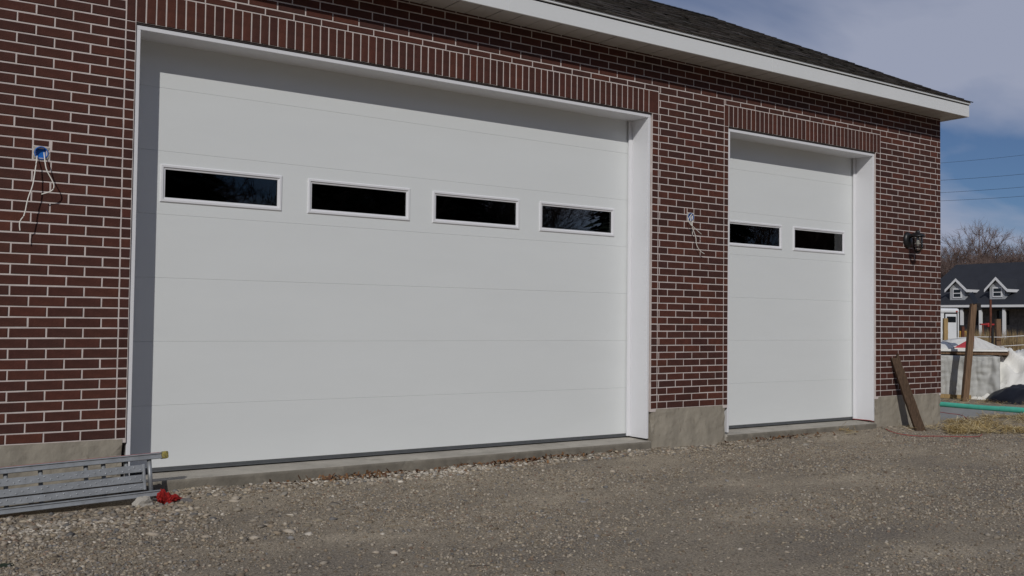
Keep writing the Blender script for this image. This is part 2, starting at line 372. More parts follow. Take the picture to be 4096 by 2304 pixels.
bl = sorted(out, key=area, reverse=True)
cnt = {'brick': 0, 'soldier_brick': 0}; cache = {}; rest = MB()
for i, b in enumerate(bl):
    w_, h_ = b[1]-b[0]-J, b[3]-b[2]-J; cx, cz = (b[0]+b[1])/2, (b[2]+b[3])/2
    if cz-h_/2 < .43: h_ -= max(0, .432-(cz-h_/2)); cz = max(cz, .432+h_/2)
    pr = random.uniform(-.0012, .0012); yaw = random.uniform(-.004, .004)
    if cnt[b[4]] < 300:
        cnt[b[4]] += 1; key = (round(w_, 3), round(h_, 3), i % 3)
        if key not in cache:
            v, f = brick_geo(w_, h_, .05, i); mb = MB().add(v, f); cache[key] = mb.mesh(b[4]); cache[key].materials.append(MATS['brick'])
        o = link(b[4], cache[key], wall); o.location = (cx, pr, cz); o.rotation_euler = (0, yaw, 0)
    else:
        v, f = brick_geo(w_, h_, .05, i); t = TINTS[random.randrange(len(TINTS))]; k_ = random.uniform(.9, 1.1)
        rest.add([(x+cx, y+pr, z+cz) for x, y, z in v], f, tuple(c*k_ for c in t))
o = rest.build('brick_remainder', 'brick_piece', wall); o['kind'] = 'stuff'
# side wall with a window, gable, rear wall, floor
DEP = 9.3; SIDEW = (1.76, 2.9, 1.50, 2.61)
side = gp(link('side_wall', plate(.10, DEP, 0, SOF+.3, 12.60, 12.844, [SIDEW], 'x'), None, 'mortar'))
sb = MB()
for k in range(-9, 42):
    zt, zb = Z0-k*CO, Z0-(k+1)*CO
    for a, b in zip(*(lambda s: (s[:-1], s[1:]))(steps(.002, DEP, .10 if k % 2 else .225))):
        if SIDEW[0]-.05 < (a+b)/2 < SIDEW[1]+.05 and SIDEW[2] < zb+.04 < SIDEW[3]: continue
        v, f = brick_geo(b-a-J, CO-J, .045, k*97+int(a*50)); t = TINTS[random.randrange(len(TINTS))]
        sb.add([(12.850-y, x+(a+b)/2, z+(zt+zb)/2) for x, y, z in v], f, t)
o = sb.build('brick_remainder', 'brick_piece', side); o['kind'] = 'stuff'
gp(MB().box(12.70, 12.71, *SIDEW).build('side_window_pane', 'clear_glass'))
gp(MB().box(WL, 12.6, DEP-.2, DEP, 0, SOF+.3).box(WL, WL+.15, .1, DEP-.2, 0, SOF+.3).build('rear_wall', 'interior'))
gp(MB().box(WL+.15, 12.6, .52, DEP-.2, .02, .115).build('garage_floor', 'sill_concrete'))
gp(MB().box(WL+.15, 12.6, .5, DEP-.2, SOF+.05, SOF+.12).build('garage_ceiling', 'interior'))
gp(MB().box(2.0, 7.41, .012, .055, Z0-.016, Z0-.0045).box(8.57, 11.375, .012, .055, Z0-.016, Z0-.0045).build('lintel', 'steel_lintel'))
# inner lining behind the brick skin
gp(link('inner_wall', plate(WL, 12.6, .10, SOF+.3, .101, .30, [(2.015, 7.390, -.3, Z0-.002), (8.590, 11.352, -.3, Z0-.002)]), None, 'interior'))
# foundation blocks, chipped edges
def rough_box(x0, x1, y0, y1, z0, z1, nx_, nz_, amp):
    mb = MB(); vv = []
    for j in range(nz_+1):
        for i in range(nx_+1):
            x, z = x0+(x1-x0)*i/nx_, z0+(z1-z0)*j/nz_
            e = min(i, nx_-i)/nx_*(x1-x0); chip = max(0, 1-e/.07)*amp*3*max(0, nse(x*9, z*11, 2)+.35)
            y = y0+amp*nse(x, z, 4, 14)*.6+chip
            if i == 0: x += amp*1.6*max(0, nse(0, z, x0, 16))
            if i == nx_: x -= amp*1.6*max(0, nse(0, z, x1, 16))
            vv.append((x, y, z+(amp*.6*nse(x, 0, 7, 12) if j == nz_ else 0)))
    n_ = nx_+1
    f = [(j*n_+i, j*n_+i+1, (j+1)*n_+i+1, (j+1)*n_+i) for j in range(nz_) for i in range(nx_)]
    b0 = len(vv); vv += [(x0+.004, y1, z0), (x1-.004, y1, z0), (x1-.004, y1, z1), (x0+.004, y1, z1)]
    f += [tuple(nz_*n_+i for i in range(n_))+(b0+2, b0+3), tuple(j*n_ for j in range(nz_, -1, -1))+(b0, b0+3)[::1], tuple(j*n_+nx_ for j in range(nz_+1))+(b0+2, b0+1)]
    mb.add(vv, f); return mb
for a, b in ((WL, 1.985), (7.412, 8.548), (11.363, 12.853)):
    o = gp(rough_box(a, b, .002, .29, -.3, .4285, max(8, int((b-a)/.04)), 18, .010).build('foundation', 'concrete', smooth=False)); o['label'] = 'bare concrete foundation below the brick'
# door sills
for a, b in ((1.99, 7.405), (8.552, 11.359)):
    sl_ = gp(MB().add([(a, -.02, -.3), (b, -.02, -.3), (b, .7, -.3), (a, .7, -.3), (a, -.02, BOT-.022), (b, -.02, BOT-.022), (b, .7, BOT), (a, .7, BOT)],
                [(0, 3, 2, 1), (4, 5, 6, 7), (0, 1, 5, 4), (1, 2, 6, 5), (2, 3, 7, 6), (3, 0, 4, 7)]).build('door_sill', 'sill_concrete', bevel=.022, seg=3))
    sl_.data.materials.append(MATS['sill_face'])
    for pf in sl_.data.polygons:
        if pf.normal.y < -.9: pf.material_index = 1
# doors
DY = .31
def ring(x0, x1, z0, z1, wd, y0, y1):
    """moulded frame: bevelled ring"""
    mb = MB(); prof = [(0, y1), (0, y0+.006), (.006, y0), (wd*.55, y0), (wd*.62, y0+.008), (wd, y0+.012), (wd, y1)]
    vv = []; n_ = len(prof)
    for (cx, cz, sx, sz) in ((x0, z0, 1, 1), (x1, z0, -1, 1), (x1, z1, -1, -1), (x0, z1, 1, -1)):
        for d, y in prof: vv.append((cx+sx*d, y, cz+sz*d))
    f = [(c*n_+i, ((c+1) % 4)*n_+i, ((c+1) % 4)*n_+i+1, c*n_+i+1) for c in range(4) for i in range(n_-1)]
    return mb.add(vv, f)
def door(x0, x1, wins, label, sl):
    zs = [BOT+.032]+[Z0-2.985+.5145*i for i in range(0, 6)]+[Z0-.03]
    wz0, wz1 = Z0-1.342, Z0-1.034
    holes = [(a+.022, b-.022, wz0+.022, wz1-.022) for a, b in wins]
    d = gp(link('garage_door', plate(x0, x1, BOT+.03, Z0-.03, DY+.031, DY+.045, holes), None, 'interior')); d['label'] = label
    for i in range(7):
        z0, z1 = zs[i]+.0004, zs[i+1]-.0004
        hs = [h for h in holes if z0 < h[2] < z1]
        o = link('door_section', plate(x0, x1, z0, z1, DY, DY+.03, hs), d, 'door_paint')
        b = o.modifiers.new('bevel', 'BEVEL'); b.width = .0016; b.segments = 2; b.limit_method = 'ANGLE'
    for a, b in wins:
        ring(a, b, wz0, wz1, .040, DY-.011, DY+.006).build('window_frame', 'trim_paint', d)
        MB().box(a+.025, b-.025, DY+.008, DY+.014, wz0+.025, wz1-.025).build('window_pane', 'door_glass', d)
    MB().box(x0, x1, DY-.004, DY+.028, BOT-.001, BOT+.014).box(x0, x1, DY+.002, DY+.028, BOT+.0145, BOT+.0315).build('bottom_seal', 'seal_rubber', d)
    return d
def casing(x0, x1, name):
    yb = DY-.005
    gp(plate_obj(x0, x1))
    # stops: vertical strips and head strip that close the gap to the door
    for a, b in ((x0+.0315, x0+.075), (x1-.075, x1-.0315)):
        gp(MB().box(a, b, DY-.034, DY-.013, BOT+.006, Z0-.052).build('door_stop', 'trim_paint', bevel=.003))
def plate_obj(x0, x1):
    # jamb and head liner: U-shaped, front lip 31 mm wide
    mb = MB(); t = .031
    for a, b in ((x0, x0+t), (x1-t, x1)): mb.box(a, b, .018, DY+.05, BOT+.001, Z0-.052)
    mb.box(x0, x1, .018, DY+.05, Z0-.0518, Z0-.019)
    return mb.build('door_casing', 'trim_paint', bevel=.003)
for a, b in ((2.0195, 7.383), (8.594, 11.354)): casing(a, b, '')
step = 1.2705
door(2.052, 7.350, [(2.301+step*i, 3.333+step*i-.006*i) for i in range(4)], 'wide white sectional door with four narrow windows', 'large')
door(8.626, 11.322, [(8.835, 9.877), (10.087, 11.127)], 'narrow white sectional door with two windows', 'small')
# eave
OV = -.335; EX = 13.0; LX = WL-.3
fx = [LX, 1.62, 5.27, 8.93, EX]
for a, b in zip(fx[:-1], fx[1:]): gp(MB().box(a+.0008, b-.0008, OV+random.uniform(-.001, .001), OV+.02, SOF-.006, SOF+.150).build('fascia', 'fascia_paint', bevel=.002))
gp(MB().box(EX-.02, EX-.0005, OV+.0205, .35, SOF-.0062, SOF+.1495).build('fascia', 'fascia_paint', bevel=.002))
gp(MB().box(LX, EX-.001, OV+.004, OV+.03, SOF+.1502, SOF+.166).build('eave_gap', 'roof_dark'))
gp(MB().box(LX, EX+.012, OV-.014, OV+.03, SOF+.1662, SOF+.196).build('drip_edge', 'fascia_paint', bevel=.002))
x = 12.9
pw = .234
sofme = MB().add([(0, OV+.0202, 0), (0, -.003, 0), (pw-.011, -.003, 0), (pw-.011, OV+.0202, 0), (0, OV+.0202, .012), (0, -.003, .012), (pw-.011, -.003, .012), (pw-.011, OV+.0202, .012)],
                 [(0, 1, 2, 3), (4, 7, 6, 5), (0, 4, 5, 1), (1, 5, 6, 2), (2, 6, 7, 3), (3, 7, 4, 0)]).mesh('soffit_panel'); sofme.materials.append(MATS['soffit_vinyl'])
q = LX
while q < 12.72:
    o = gp(link('soffit_panel', sofme)); o.location = (q, 0, SOF+random.uniform(-.0012, .0012)); q += pw
gp(MB().box(q+.001, EX-.021, OV+.0202, -.003, SOF, SOF+.012).box(12.853, EX-.021, -.0025, .35, SOF, SOF+.012).build('soffit_panel', 'soffit_vinyl'))
gp(MB().box(LX, 12.86, OV+.021, -.001, SOF+.03, SOF+.04).build('soffit_backing', 'roof_dark'))
# roof
EY, EZ = OV-.020, SOF+.199; RY, RZ = 4.45, Z0+3.19
sl = Vector((0, RY-EY, RZ-EZ)); SLN = sl.length; sd = sl.normalized(); nrm = Vector((0, -sd.z, sd.y))
RX0, RX1 = LX-.02, 13.04
roof = gp(MB().add([(RX0, EY, EZ), (RX1-.03, EY, EZ), (RX1-.03, RY, RZ), (RX0, RY, RZ), (RX0, 2*RY-EY, EZ), (RX1-.03, 2*RY-EY, EZ), (RX0, RY, RZ-.12), (RX1-.03, RY, RZ-.12), (RX0, EY+.05, EZ-.02), (RX1-.03, EY+.05, EZ-.02), (RX0, 2*RY-EY, EZ-.1), (RX1-.03, 2*RY-EY, EZ-.1)],
                   [(0, 1, 2, 3), (3, 2, 5, 4), (0, 8, 9, 1), (8, 6, 7, 9), (6, 10, 11, 7), (4, 5, 11, 10), (1, 9, 7, 2), (2, 7, 11, 5), (0, 3, 6, 8), (3, 4, 10, 6)]).build('roof', 'roof_dark'))
sh = MB(); nc = int(SLN/.142)
for i in range(nc):
    s0 = i*.142; q = RX0-random.uniform(0, .3)
    while q < RX1:
        wdt = random.uniform(.12, .34); a, b = max(q, RX0), min(q+wdt, RX1+random.uniform(-.012, .012)); q += wdt
        if b-a < .01: continue
        th = random.choice((.008, .013, .017)); k_ = random.choice((.62, .8, .95, 1.1, 1.35)); tt = (k_*random.uniform(.95, 1.08), k_, k_*random.uniform(.88, 1.02))
        P0 = Vector((0, EY, EZ))+sd*(s0-.012); P1 = Vector((0, EY, EZ))+sd*(s0+.150)
        v = [(a, *(P0+nrm*th)[1:]), (b, *(P0+nrm*th)[1:]), (b, *(P1+nrm*.004)[1:]), (a, *(P1+nrm*.004)[1:]), (a, *(P0)[1:]), (b, *(P0)[1:]), (b, *(P1)[1:])]
        sh.add(v, [(0, 1, 2, 3), (4, 5, 1, 0), (5, 6, 2, 1)], tt)
o = sh.build('shingles', 'shingle', roof); o['kind'] = 'stuff'
rc = MB(); q = RX0
while q < 12.90:
    b = min(q+.29, 12.97); hgt = .030
    rc.add([(q, RY-.14, RZ-.052), (b, RY-.14, RZ-.046), (b, RY, RZ+hgt), (q, RY, RZ+hgt-.014), (q, RY+.14, RZ-.052), (b, RY+.14, RZ-.046)], [(0, 1, 2, 3), (3, 2, 5, 4), (1, 5, 2)]); q += .14
rc.build('ridge_cap', 'roof_dark', roof)
gp(MB().add([(12.60, .0, SOF+.2), (12.60, 2*RY, SOF+.2), (12.60, RY, RZ-.12), (12.846, .0, SOF+.2), (12.846, 2*RY, SOF+.2), (12.846, RY, RZ-.12)], [(0, 1, 2), (3, 5, 4), (0, 2, 5, 3), (1, 4, 5, 2), (0, 3, 4, 1)]).build('gable_wall', 'far_siding'))

# ------------------------------------------------------------------ things on the wall
def wire_thing(name, idx, wires, label):
    u, v, s = BOXES[idx]; c = cut[idx]
    t = tag(empty(name, (c.x, 0, c.z)), label, 'junction box', 'uncovered electrical boxes in the brick wall')
    n_ = 24; r = s*.86
    pa = MB()                                               # mortar patch with a round hole
    vv = []; sq = []
    for k in range(n_):
        a = 2*math.pi*k/n_; cs, sn = math.cos(a), math.sin(a); m_ = s/max(abs(cs), abs(sn))*(.93+.07*math.sin(k*2.3))
        vv.append((cs*m_*.97, -.001, sn*m_*.80)); sq.append((cs*r, -.0025, sn*r))
    pa.add(vv+sq+[(x, .006, z) for x, y, z in vv], [(k, (k+1) % n_, n_+(k+1) % n_, n_+k) for k in range(n_)]+[(2*n_+k, 2*n_+(k+1) % n_, (k+1) % n_, k) for k in range(n_)]).build('mortar_patch', 'mortar_patch', t)
    bx = MB()
    prof = [(r, -.004), (r*.88, -.005), (r*.84, .028), (0.0001, .028)]; vv = []
    for rr, y in prof:
        for k in range(n_): a = 2*math.pi*k/n_; vv.append((rr*math.cos(a), y, rr*math.sin(a)))
    bx.add(vv, [(i*n_+k, i*n_+(k+1) % n_, (i+1)*n_+(k+1) % n_, (i+1)*n_+k) for i in range(3) for k in range(n_)]).build('box', 'blue_plastic', t)
    scw = MB()
    for a in (.7, 3.9): scw.lathe([(.0001, -.008), (.004, -.008), (.004, .004)], (0, 0, 0), 8)
    for pts in wires:
        P = []
        for (a, b, y) in pts: q = aty(a, b, y)-Vector((c.x, 0, c.z)); P.append(q)
        # smooth
        for _ in range(3): P = [P[0]]+[x for i in range(len(P)-1) for x in (P[i]*.75+P[i+1]*.25, P[i]*.25+P[i+1]*.75)]+[P[-1]]
        MB().tube(P, .0043, 6).build('wire', 'wire_white', t, smooth=True)
zl = lambda a, b, y: (a/1.449, b/1.449, y)
wire_thing('junction_box', 0, [[zl(215, 905, -.004), zl(212, 935, -.06), zl(202, 1000, -.085), zl(190, 1080, -.10), zl(160, 1150, -.11), zl(142, 1250, -.12), zl(118, 1275, -.12), zl(112, 1300, -.12), zl(116, 1336, -.12)],
                               [zl(255, 885, -.004), zl(260, 930, -.07), zl(268, 985, -.09), zl(300, 1040, -.09), zl(317, 1080, -.09), zl(300, 1110, -.085), zl(240, 1126, -.08)]],
           'open blue electrical box with two long dangling white wires, left of the wide door')
zp = lambda a, b, y: (2560+a/2.8975, 860+b/2.8975, y)
wire_thing('junction_box', 1, [[zp(600, -10, -.004), zp(560, 40, -.05), zp(565, 90, -.06), zp(640, 160, -.07), zp(710, 222, -.06)],
                               [zp(590, 20, -.004), zp(585, 80, -.05), zp(615, 170, -.06), zp(650, 260, -.06), zp(650, 340, -.05), zp(690, 415, -.05), zp(745, 450, -.05)],
                               [zp(605, 10, -.004), zp(606, 110, -.04), zp(608, 225, -.03)]],
           'open blue electrical box with short wires on the brick pier between the doors')
# lantern
bpx_, bpz_ = 12.045, Z0-1.115
t = tag(empty('wall_lantern', (bpx_, 0, bpz_)), 'black caged lantern with clear glass on the brick right of the narrow door', 'wall lamp'); t.scale = (1.02, 1.05, 1.17)
mb = MB(); n_ = 24; vv = []; pr = [(.001, -.052), (.04, -.050), (.068, -.040), (.080, -.022), (.082, -.001)]
for r, y in pr:
    for k in range(n_): a = 2*math.pi*k/n_; vv.append((r*math.cos(a)*1.0, y, r*math.sin(a)*1.15))
mb.add(vv, [(i*n_+k, i*n_+(k+1) % n_, (i+1)*n_+(k+1) % n_, (i+1)*n_+k) for i in range(len(pr)-1) for k in range(n_)]).build('backplate', 'dark_metal', t, smooth=True)
JY = -.155; jt = .055
MB().tube([(0, -.03, .035), (0, -.07, .045), (0, -.11, .06), (0, JY, .068)], .022, 10).build('arm', 'dark_metal', t, smooth=True)
MB().lathe([(.0001, .105), (.018, .104), (.026, .090), (.030, .072), (.060, .062), (.088, .042), (.094, .034), (.090, .030), (.050, .034), (.0001, .034)], (0, JY, 0)).build('cap', 'dark_metal', t, smooth=True)
MB().lathe([(.054, .034), (.056, -.02), (.056, -.085), (.050, -.115), (.034, -.138), (.012, -.148), (.0001, -.149)], (0, JY, 0)).build('glass_jar', 'lamp_glass', t, smooth=True)
MB().lathe([(.0001, .034), (.017, .03), (.017, -.01), (.024, -.04), (.022, -.065), (.0001, -.08)], (0, JY, 0), 12).build('bulb', 'soffit_vinyl', t, smooth=True)
cg = MB()
for k in range(6):
    a = k*math.pi/3+.3; cs, sn = math.cos(a), math.sin(a)
    cg.tube([(cs*.063, JY+sn*.063, .034), (cs*.064, JY+sn*.064, -.085), (cs*.057, JY+sn*.057, -.12), (cs*.038, JY+sn*.038, -.147), (cs*.006, JY+sn*.006, -.158)], .0028, 5)
for z, r in ((-.035, .0635), (-.09, .0635)):
    cg.tube([(r*math.cos(2*math.pi*k/20), JY+r*math.sin(2*math.pi*k/20), z) for k in range(21)], .0026, 5)
cg.lathe([(.0001, -.166), (.008, -.164), (.008, -.152), (.0001, -.15)], (0, JY, 0), 8)
cg.build('cage', 'dark_metal', t, smooth=True)

# ------------------------------------------------------------------ leaning plank
base = Vector((11.86, -.32, gh(11.86, -.32)-.02)); top = Vector((11.715, -.03, .945)); ax = (top-base); Lp = ax.length; az = ax.normalized()
axx = Vector((.88, -.47, 0)); axx = (axx-az*axx.dot(az)).normalized(); ay = az.cross(axx)
mb = MB(); secs = 26; W2, T2 = .066, .021
vv = []
for i in range(secs+1):
    s = i/secs*Lp; wv = W2*(1-.12*(i/secs))
    for (sx, sy) in ((-1, -1), (-.25, -1.05), (.3, -.95), (1, -1), (1, 1), (.2, 1), (-1, 1)):
        jx = .004*nse(s*7, sx*3, 1)+(.006*nse(s*20, 1, sx*5)); e = 0
        if i == secs: e = {(-1, -1): .0, (-.25, -1.05): -.045, (.3, -.95): -.02, (1, -1): .035, (1, 1): .03, (.2, 1): -.03, (-1, 1): 0}[(sx, sy)]
        vv.append(tuple(base+az*(s+e)+axx*(sx*wv+jx)+ay*(sy*T2+.003*nse(s*9, sy, sx*4))))
n_ = 7
mb.add(vv, [(i*n_+k, i*n_+(k+1) % n_, (i+1)*n_+(k+1) % n_, (i+1)*n_+k) for i in range(secs) for k in range(n_)]+[tuple(range(n_))[::-1], tuple(secs*n_+k for k in range(n_))])
tag(mb.build('leaning_plank', 'wood_old'), 'weathered split brown plank leaning on the brick at the garage corner', 'plank')

# ------------------------------------------------------------------ aluminium stage lying on its edge
S0 = Vector((2.19, -.300, .030)); st = empty('scaffold_plank', S0, (R_(-11), R_(-1.6), R_(1.5)))
tag(st, 'grey aluminium scaffold plank with dimpled slats, lying on edge by the foundation', 'scaffold plank')
Lx = -3.4
def rail(z0, z1, xe, nm):
    mb = MB(); mb.box(Lx, xe, -.006, .045, z0, z1); mb.box(Lx, xe, -.0145, -.0062, z0, z0+.010); mb.box(Lx, xe, -.0145, -.0062, z1-.010, z1)
    return mb.build(nm, 'galvanised', st, bevel=.002)
ra = rail(.272, .316, .030, 'rail'); rb_ = rail(0, .042, .02, 'rail')
MB().box(.0302, .080, -.020, .050, .268, .322).build('end_cap', 'yellow_plastic', st, bevel=.010)
MB().box(-1.35, .030, .012, .030, .3162, .3195).build('red_strap', 'red_cord', st)
q = -.055
MB().tube([(q, .02, .0425), (q, .02, .2715)], .0165, 12).build('rung', 'galvanised', st, smooth=True)
rungs = [-.22, -.38, -.50, -.80, -1.02, -1.3, -1.58, -1.86, -2.2, -2.6, -3.0]
for q in rungs: MB().tube([(q, .026, .0425), (q, .026, .2715)], .0155, 10).build('rung', 'galvanised', st, smooth=True)
for (z0, z1) in ((.056, .104), (.114, .166), (.186, .238)):
    mb = MB().box(Lx, -.118, -.024, -.0148, z0, z1).box(Lx, -.118, -.0146, .004, z0, z0+.004).box(Lx, -.118, -.0146, .004, z1-.004, z1)
    s_ = mb.build('slat', 'galvanised', st, bevel=.0015)
    dm = MB(); q = -.135; i = 0
    while q > Lx+.02:
        zz = z0+(z1-z0)*(.28, .72, .5)[i % 3]
        vv = []
        for r, y in ((.0060, -.0240), (.0050, -.0272), (.0020, -.0285)):
            for k in range(6): vv.append((q+r*math.cos(k*math.pi/3), y, zz+r*math.sin(k*math.pi/3)))
        dm.add(vv, [(a*6+k, a*6+(k+1) % 6, (a+1)*6+(k+1) % 6, (a+1)*6+k) for a in range(2) for k in range(6)]+[tuple(range(12, 18))])
        q -= random.uniform(.034, .046); i += 1
    o = dm.build('grip_dimples', 'galvanised', s_); o['kind'] = 'stuff'
MB().box(-.1178, -.100, -.027, .006, .052, .242).build('end_channel', 'galvanised', st, bevel=.003)
# crumpled things
def lump(name, m, loc, dims, amp, seed, sub=4, parent=None, fold=3.0, flat=True):
    bm = bmesh.new(); bmesh.ops.create_icosphere(bm, subdivisions=sub, radius=1)
    for v in bm.verts:
        d = v.co.normalized(); k = 1+amp*mn.noise(d*fold+Vector((seed, 0, 0)))+amp*.6*abs(mn.noise(d*fold*2.3+Vector((0, seed, 0))))
        v.co = Vector((d.x*dims[0]*k, d.y*dims[1]*k, d.z*dims[2]*k))
        if flat and v.co.z < -dims[2]*.45: v.co.z = -dims[2]*.45
    me = bpy.data.meshes.new(name); bm.to_mesh(me); bm.free()
    o = link(name, me, parent, m); o.location = Vector(loc)+Vector((0, 0, dims[2]*.42 if flat else 0)); return o
zz2 = lambda a, b: (a/2.0578, 1600+b/2.0578)
c_ = aty(*zz2(1375, 800), -.43)
rg = lump('red_rag', 'red_cloth', (c_.x, -.43, gh(c_.x, -.43)), (.040, .035, .078), .75, 3.3, 5, fold=1.7); rg.rotation_euler = (0, R_(-34), .4); rg.scale = (.9, .9, .85)
tag(rg, 'crumpled red rag on the gravel at the end of the scaffold plank', 'rag')
b2 = lump('flap', 'red_cloth', (0, 0, 0), (.022, .02, .05), .8, 7.7, 4, parent=rg, fold=1.8, flat=False); b2.location = (.055, -.02, -.02); b2.rotation_euler = (0, R_(-40), 0)
b3 = lump('flap', 'red_cloth', (0, 0, 0), (.018, .016, .036), .8, 17.7, 4, parent=rg, fold=1.8, flat=False); b3.location = (-.04, .0, .075); b3.rotation_euler = (0, R_(20), 0)
cc = aty(*zz2(1176, 860), -.48)
ck = lump('concrete_chunk', 'mortar_patch', (cc.x, -.48, gh(cc.x, -.48)-.012), (.075, .05, .055), .32, 12.1, 3, fold=1.8); tag(ck, 'pale broken concrete chunk under the end of the scaffold plank', 'rubble')
c4 = aty(*zz2(1530, 810), -.42)
tag(lump('dark_stone', 'far_stone', (c4.x, -.42, gh(c4.x, -.42)-.015), (.05, .04, .028), .4, 5.1, 3, fold=1.7), 'dark lump of earth just right of the red rag', 'stone')
c5 = atz(22, 2256, 0)
tag(lump('dark_rag', 'needle', (c5.x, c5.y, gh(c5.x, c5.y)-.004), (.045, .03, .012), .5, 9.1, 3, fold=2), 'small dark scrap on the gravel at the lower left edge', 'scrap')

# ------------------------------------------------------------------ gravel stones (nobody could count them)
ico = []
bm = bmesh.new(); bmesh.ops.create_icosphere(bm, subdivisions=1, radius=1); IV = np.array([v.co[:] for v in bm.verts]); IF = np.array([[v.index for v in f.verts] for f in bm.faces]); bm.free()
OV8 = np.array([(1, 0, 0), (-1, 0, 0), (0, 1, 0), (0, -1, 0), (0, 0, 1), (0, 0, -1)], float); OF8 = np.array([(0, 2, 4), (2, 1, 4), (1, 3, 4), (3, 0, 4), (2, 0, 5), (1, 2, 5), (3, 1, 5), (0, 3, 5)])
PAL = np.array([(.33, .28, .22), (.275, .242, .20), (.39, .338, .27), (.235, .187, .135), (.205, .195, .185), (.46, .415, .35), (.30, .242, .175), (.25, .182, .135), (.37, .315, .235)])
def stones(name, V, Fc, pts, rad, pal_w, light=1.0, flat=.6, lab=None):
    n = len(pts); k = len(V)
    base = V[None, :, :]*(1+rng.uniform(-.45, .35, (n, k, 1)))
    sc = rad[:, None]*np.stack([rng.uniform(.75, 1.35, n), rng.uniform(.7, 1.1, n), rng.uniform(.45, .8, n)*flat/.6], 1)
    base = base*sc[:, None, :]
    a = rng.uniform(0, 2*np.pi, n); tl = rng.normal(0, .25, n)
    ca, sa, ct, st_ = np.cos(a), np.sin(a), np.cos(tl), np.sin(tl)
    x, y, z = base[..., 0], base[..., 1], base[..., 2]
    y, z = y*ct[:, None]-z*st_[:, None], y*st_[:, None]+z*ct[:, None]
    X = x*ca[:, None]-y*sa[:, None]+pts[:, 0:1]; Y = x*sa[:, None]+y*ca[:, None]+pts[:, 1:2]
    Zb = np.array([gh(px, py) for px, py in pts])
    Zc = z+(Zb+sc[:, 2]*.25)[:, None]
    verts = np.stack([X, Y, Zc], -1).reshape(-1, 3)
    faces = (Fc[None]+(np.arange(n)*k)[:, None, None]).reshape(-1, 3)
    me = bpy.data.meshes.new(name); me.vertices.add(len(verts)); me.vertices.foreach_set('co', verts.ravel().astype(np.float32))
    me.loops.add(faces.size); me.loops.foreach_set('vertex_index', faces.ravel().astype(np.int32))
    me.polygons.add(len(faces)); me.polygons.foreach_set('loop_start', np.arange(0, faces.size, 3, dtype=np.int32)); me.polygons.foreach_set('loop_total', np.full(len(faces), 3, dtype=np.int32))
    me.update(calc_edges=True)
    col = PAL[rng.choice(len(PAL), n, p=pal_w)]*rng.uniform(.62, 1.32, (n, 1))*light
    rgba = np.concatenate([np.repeat(col, k, 0), np.ones((n*k, 1))], 1).astype(np.float32)
    at = me.color_attributes.new('tint', 'FLOAT_COLOR', 'POINT'); at.data.foreach_set('color', rgba.ravel())
    o = link(name, me, None, 'stone'); o['kind'] = 'stuff'
    o['label'] = lab; return o
def scatter(n, x0, x1, y0, y1, dens):
    out = []
    while len(out) < n:
        x, y = rng.uniform(x0, x1), rng.uniform(y0, y1)
        u, v = proj((x, y, 0))
        if not (-250 < u < 4350 and v < 2480): continue
        if y > -.03 and x < 12.95: continue
        if y > -.40 and x < 2.15: continue
        if rng.uniform() < dens(x, y): out.append((x, y))
    return np.array(out)
left = lambda x, y: min(1, max(.12, 1.15-(x+.5*y*-1-1.2)*.22))
patch = lambda x, y: .30+.70*min(1, max(0, .42+1.9*nse(x*.7, y, 2.5, .9)+.5*nse(x, y, 7.5, 2.6)))
pw_ = np.array([.26, .16, .12, .13, .07, .03, .12, .05, .10]); pw_ /= pw_.sum()
pts = scatter(50000, -.6, 13.6, -6.3, -.03, lambda x, y: patch(x, y)*(.55+.45*left(x, y)))
stones('fine_gravel', OV8, OF8, pts, rng.uniform(.003, .0082, len(pts)), pw_, 1.02, .68, lab='fine grey gravel spread over the drive')
pts = scatter(24000, -.6, 13.4, -6.3, -.03, lambda x, y: (patch(x, y)-.22)*(.30+.70*left(x, y)**1.5))
stones('coarse_gravel', IV, IF, pts, rng.uniform(.006, .0145, len(pts)), pw_, 1.0, .6, lab='coarser gravel lying mostly at the lower left')
edge = lambda x, y: 1 if (x < 2.3 and y > -1.3) else (.85 if y > -.4 and x < 8.5 else .05*left(x, y))
pts = scatter(2300, -.4, 11, -4.5, -.06, edge)
stones('rubble', IV, IF, pts, rng.uniform(.012, .027, len(pts)), pw_, 1.05, .5, lab='pale rubble stones along the foot of the wall')
# white chips along the sill
chips = np.array([(x, y) for x, y in zip(rng.normal(4.75, .85, 1100), -.05-abs(rng.normal(0, .15, 1100)))])
stones('concrete_chips', IV, IF, chips, rng.uniform(.006, .024, 1100), np.eye(9)[5], 1.2, .4, lab='whitish concrete chips in front of the wide door sill')
chips = np.array([(x, y) for x, y in zip(rng.normal(1.2, .5, 500), -.75-abs(rng.normal(0, .28, 500)))])
stones('concrete_chips', IV, IF, chips, rng.uniform(.006, .016, 500), np.eye(9)[5], 1.15, .6, lab='whitish crushed stone at the left below the scaffold plank')

cl = [(rng.uniform(.6, 3.4), -rng.uniform(.5, 2.2)) for _ in range(46)]+[(rng.normal(8.0, .35), -.06-abs(rng.normal(0, .08))) for _ in range(26)]+[(rng.normal(9.6, .6), -.2-abs(rng.normal(0, .2))) for _ in range(22)]+[(rng.normal(11.75, .2), -.05-abs(rng.normal(0, .1))) for _ in range(16)]
cl = np.array(cl); stones('dirt_clods', IV, IF, cl, rng.uniform(.022, .052, len(cl)), np.array([.25, .1, .35, 0, 0, .1, .1, 0, .1]), 1.0, .32, lab='flat pale clods of mortar and dirt lying on the gravel')

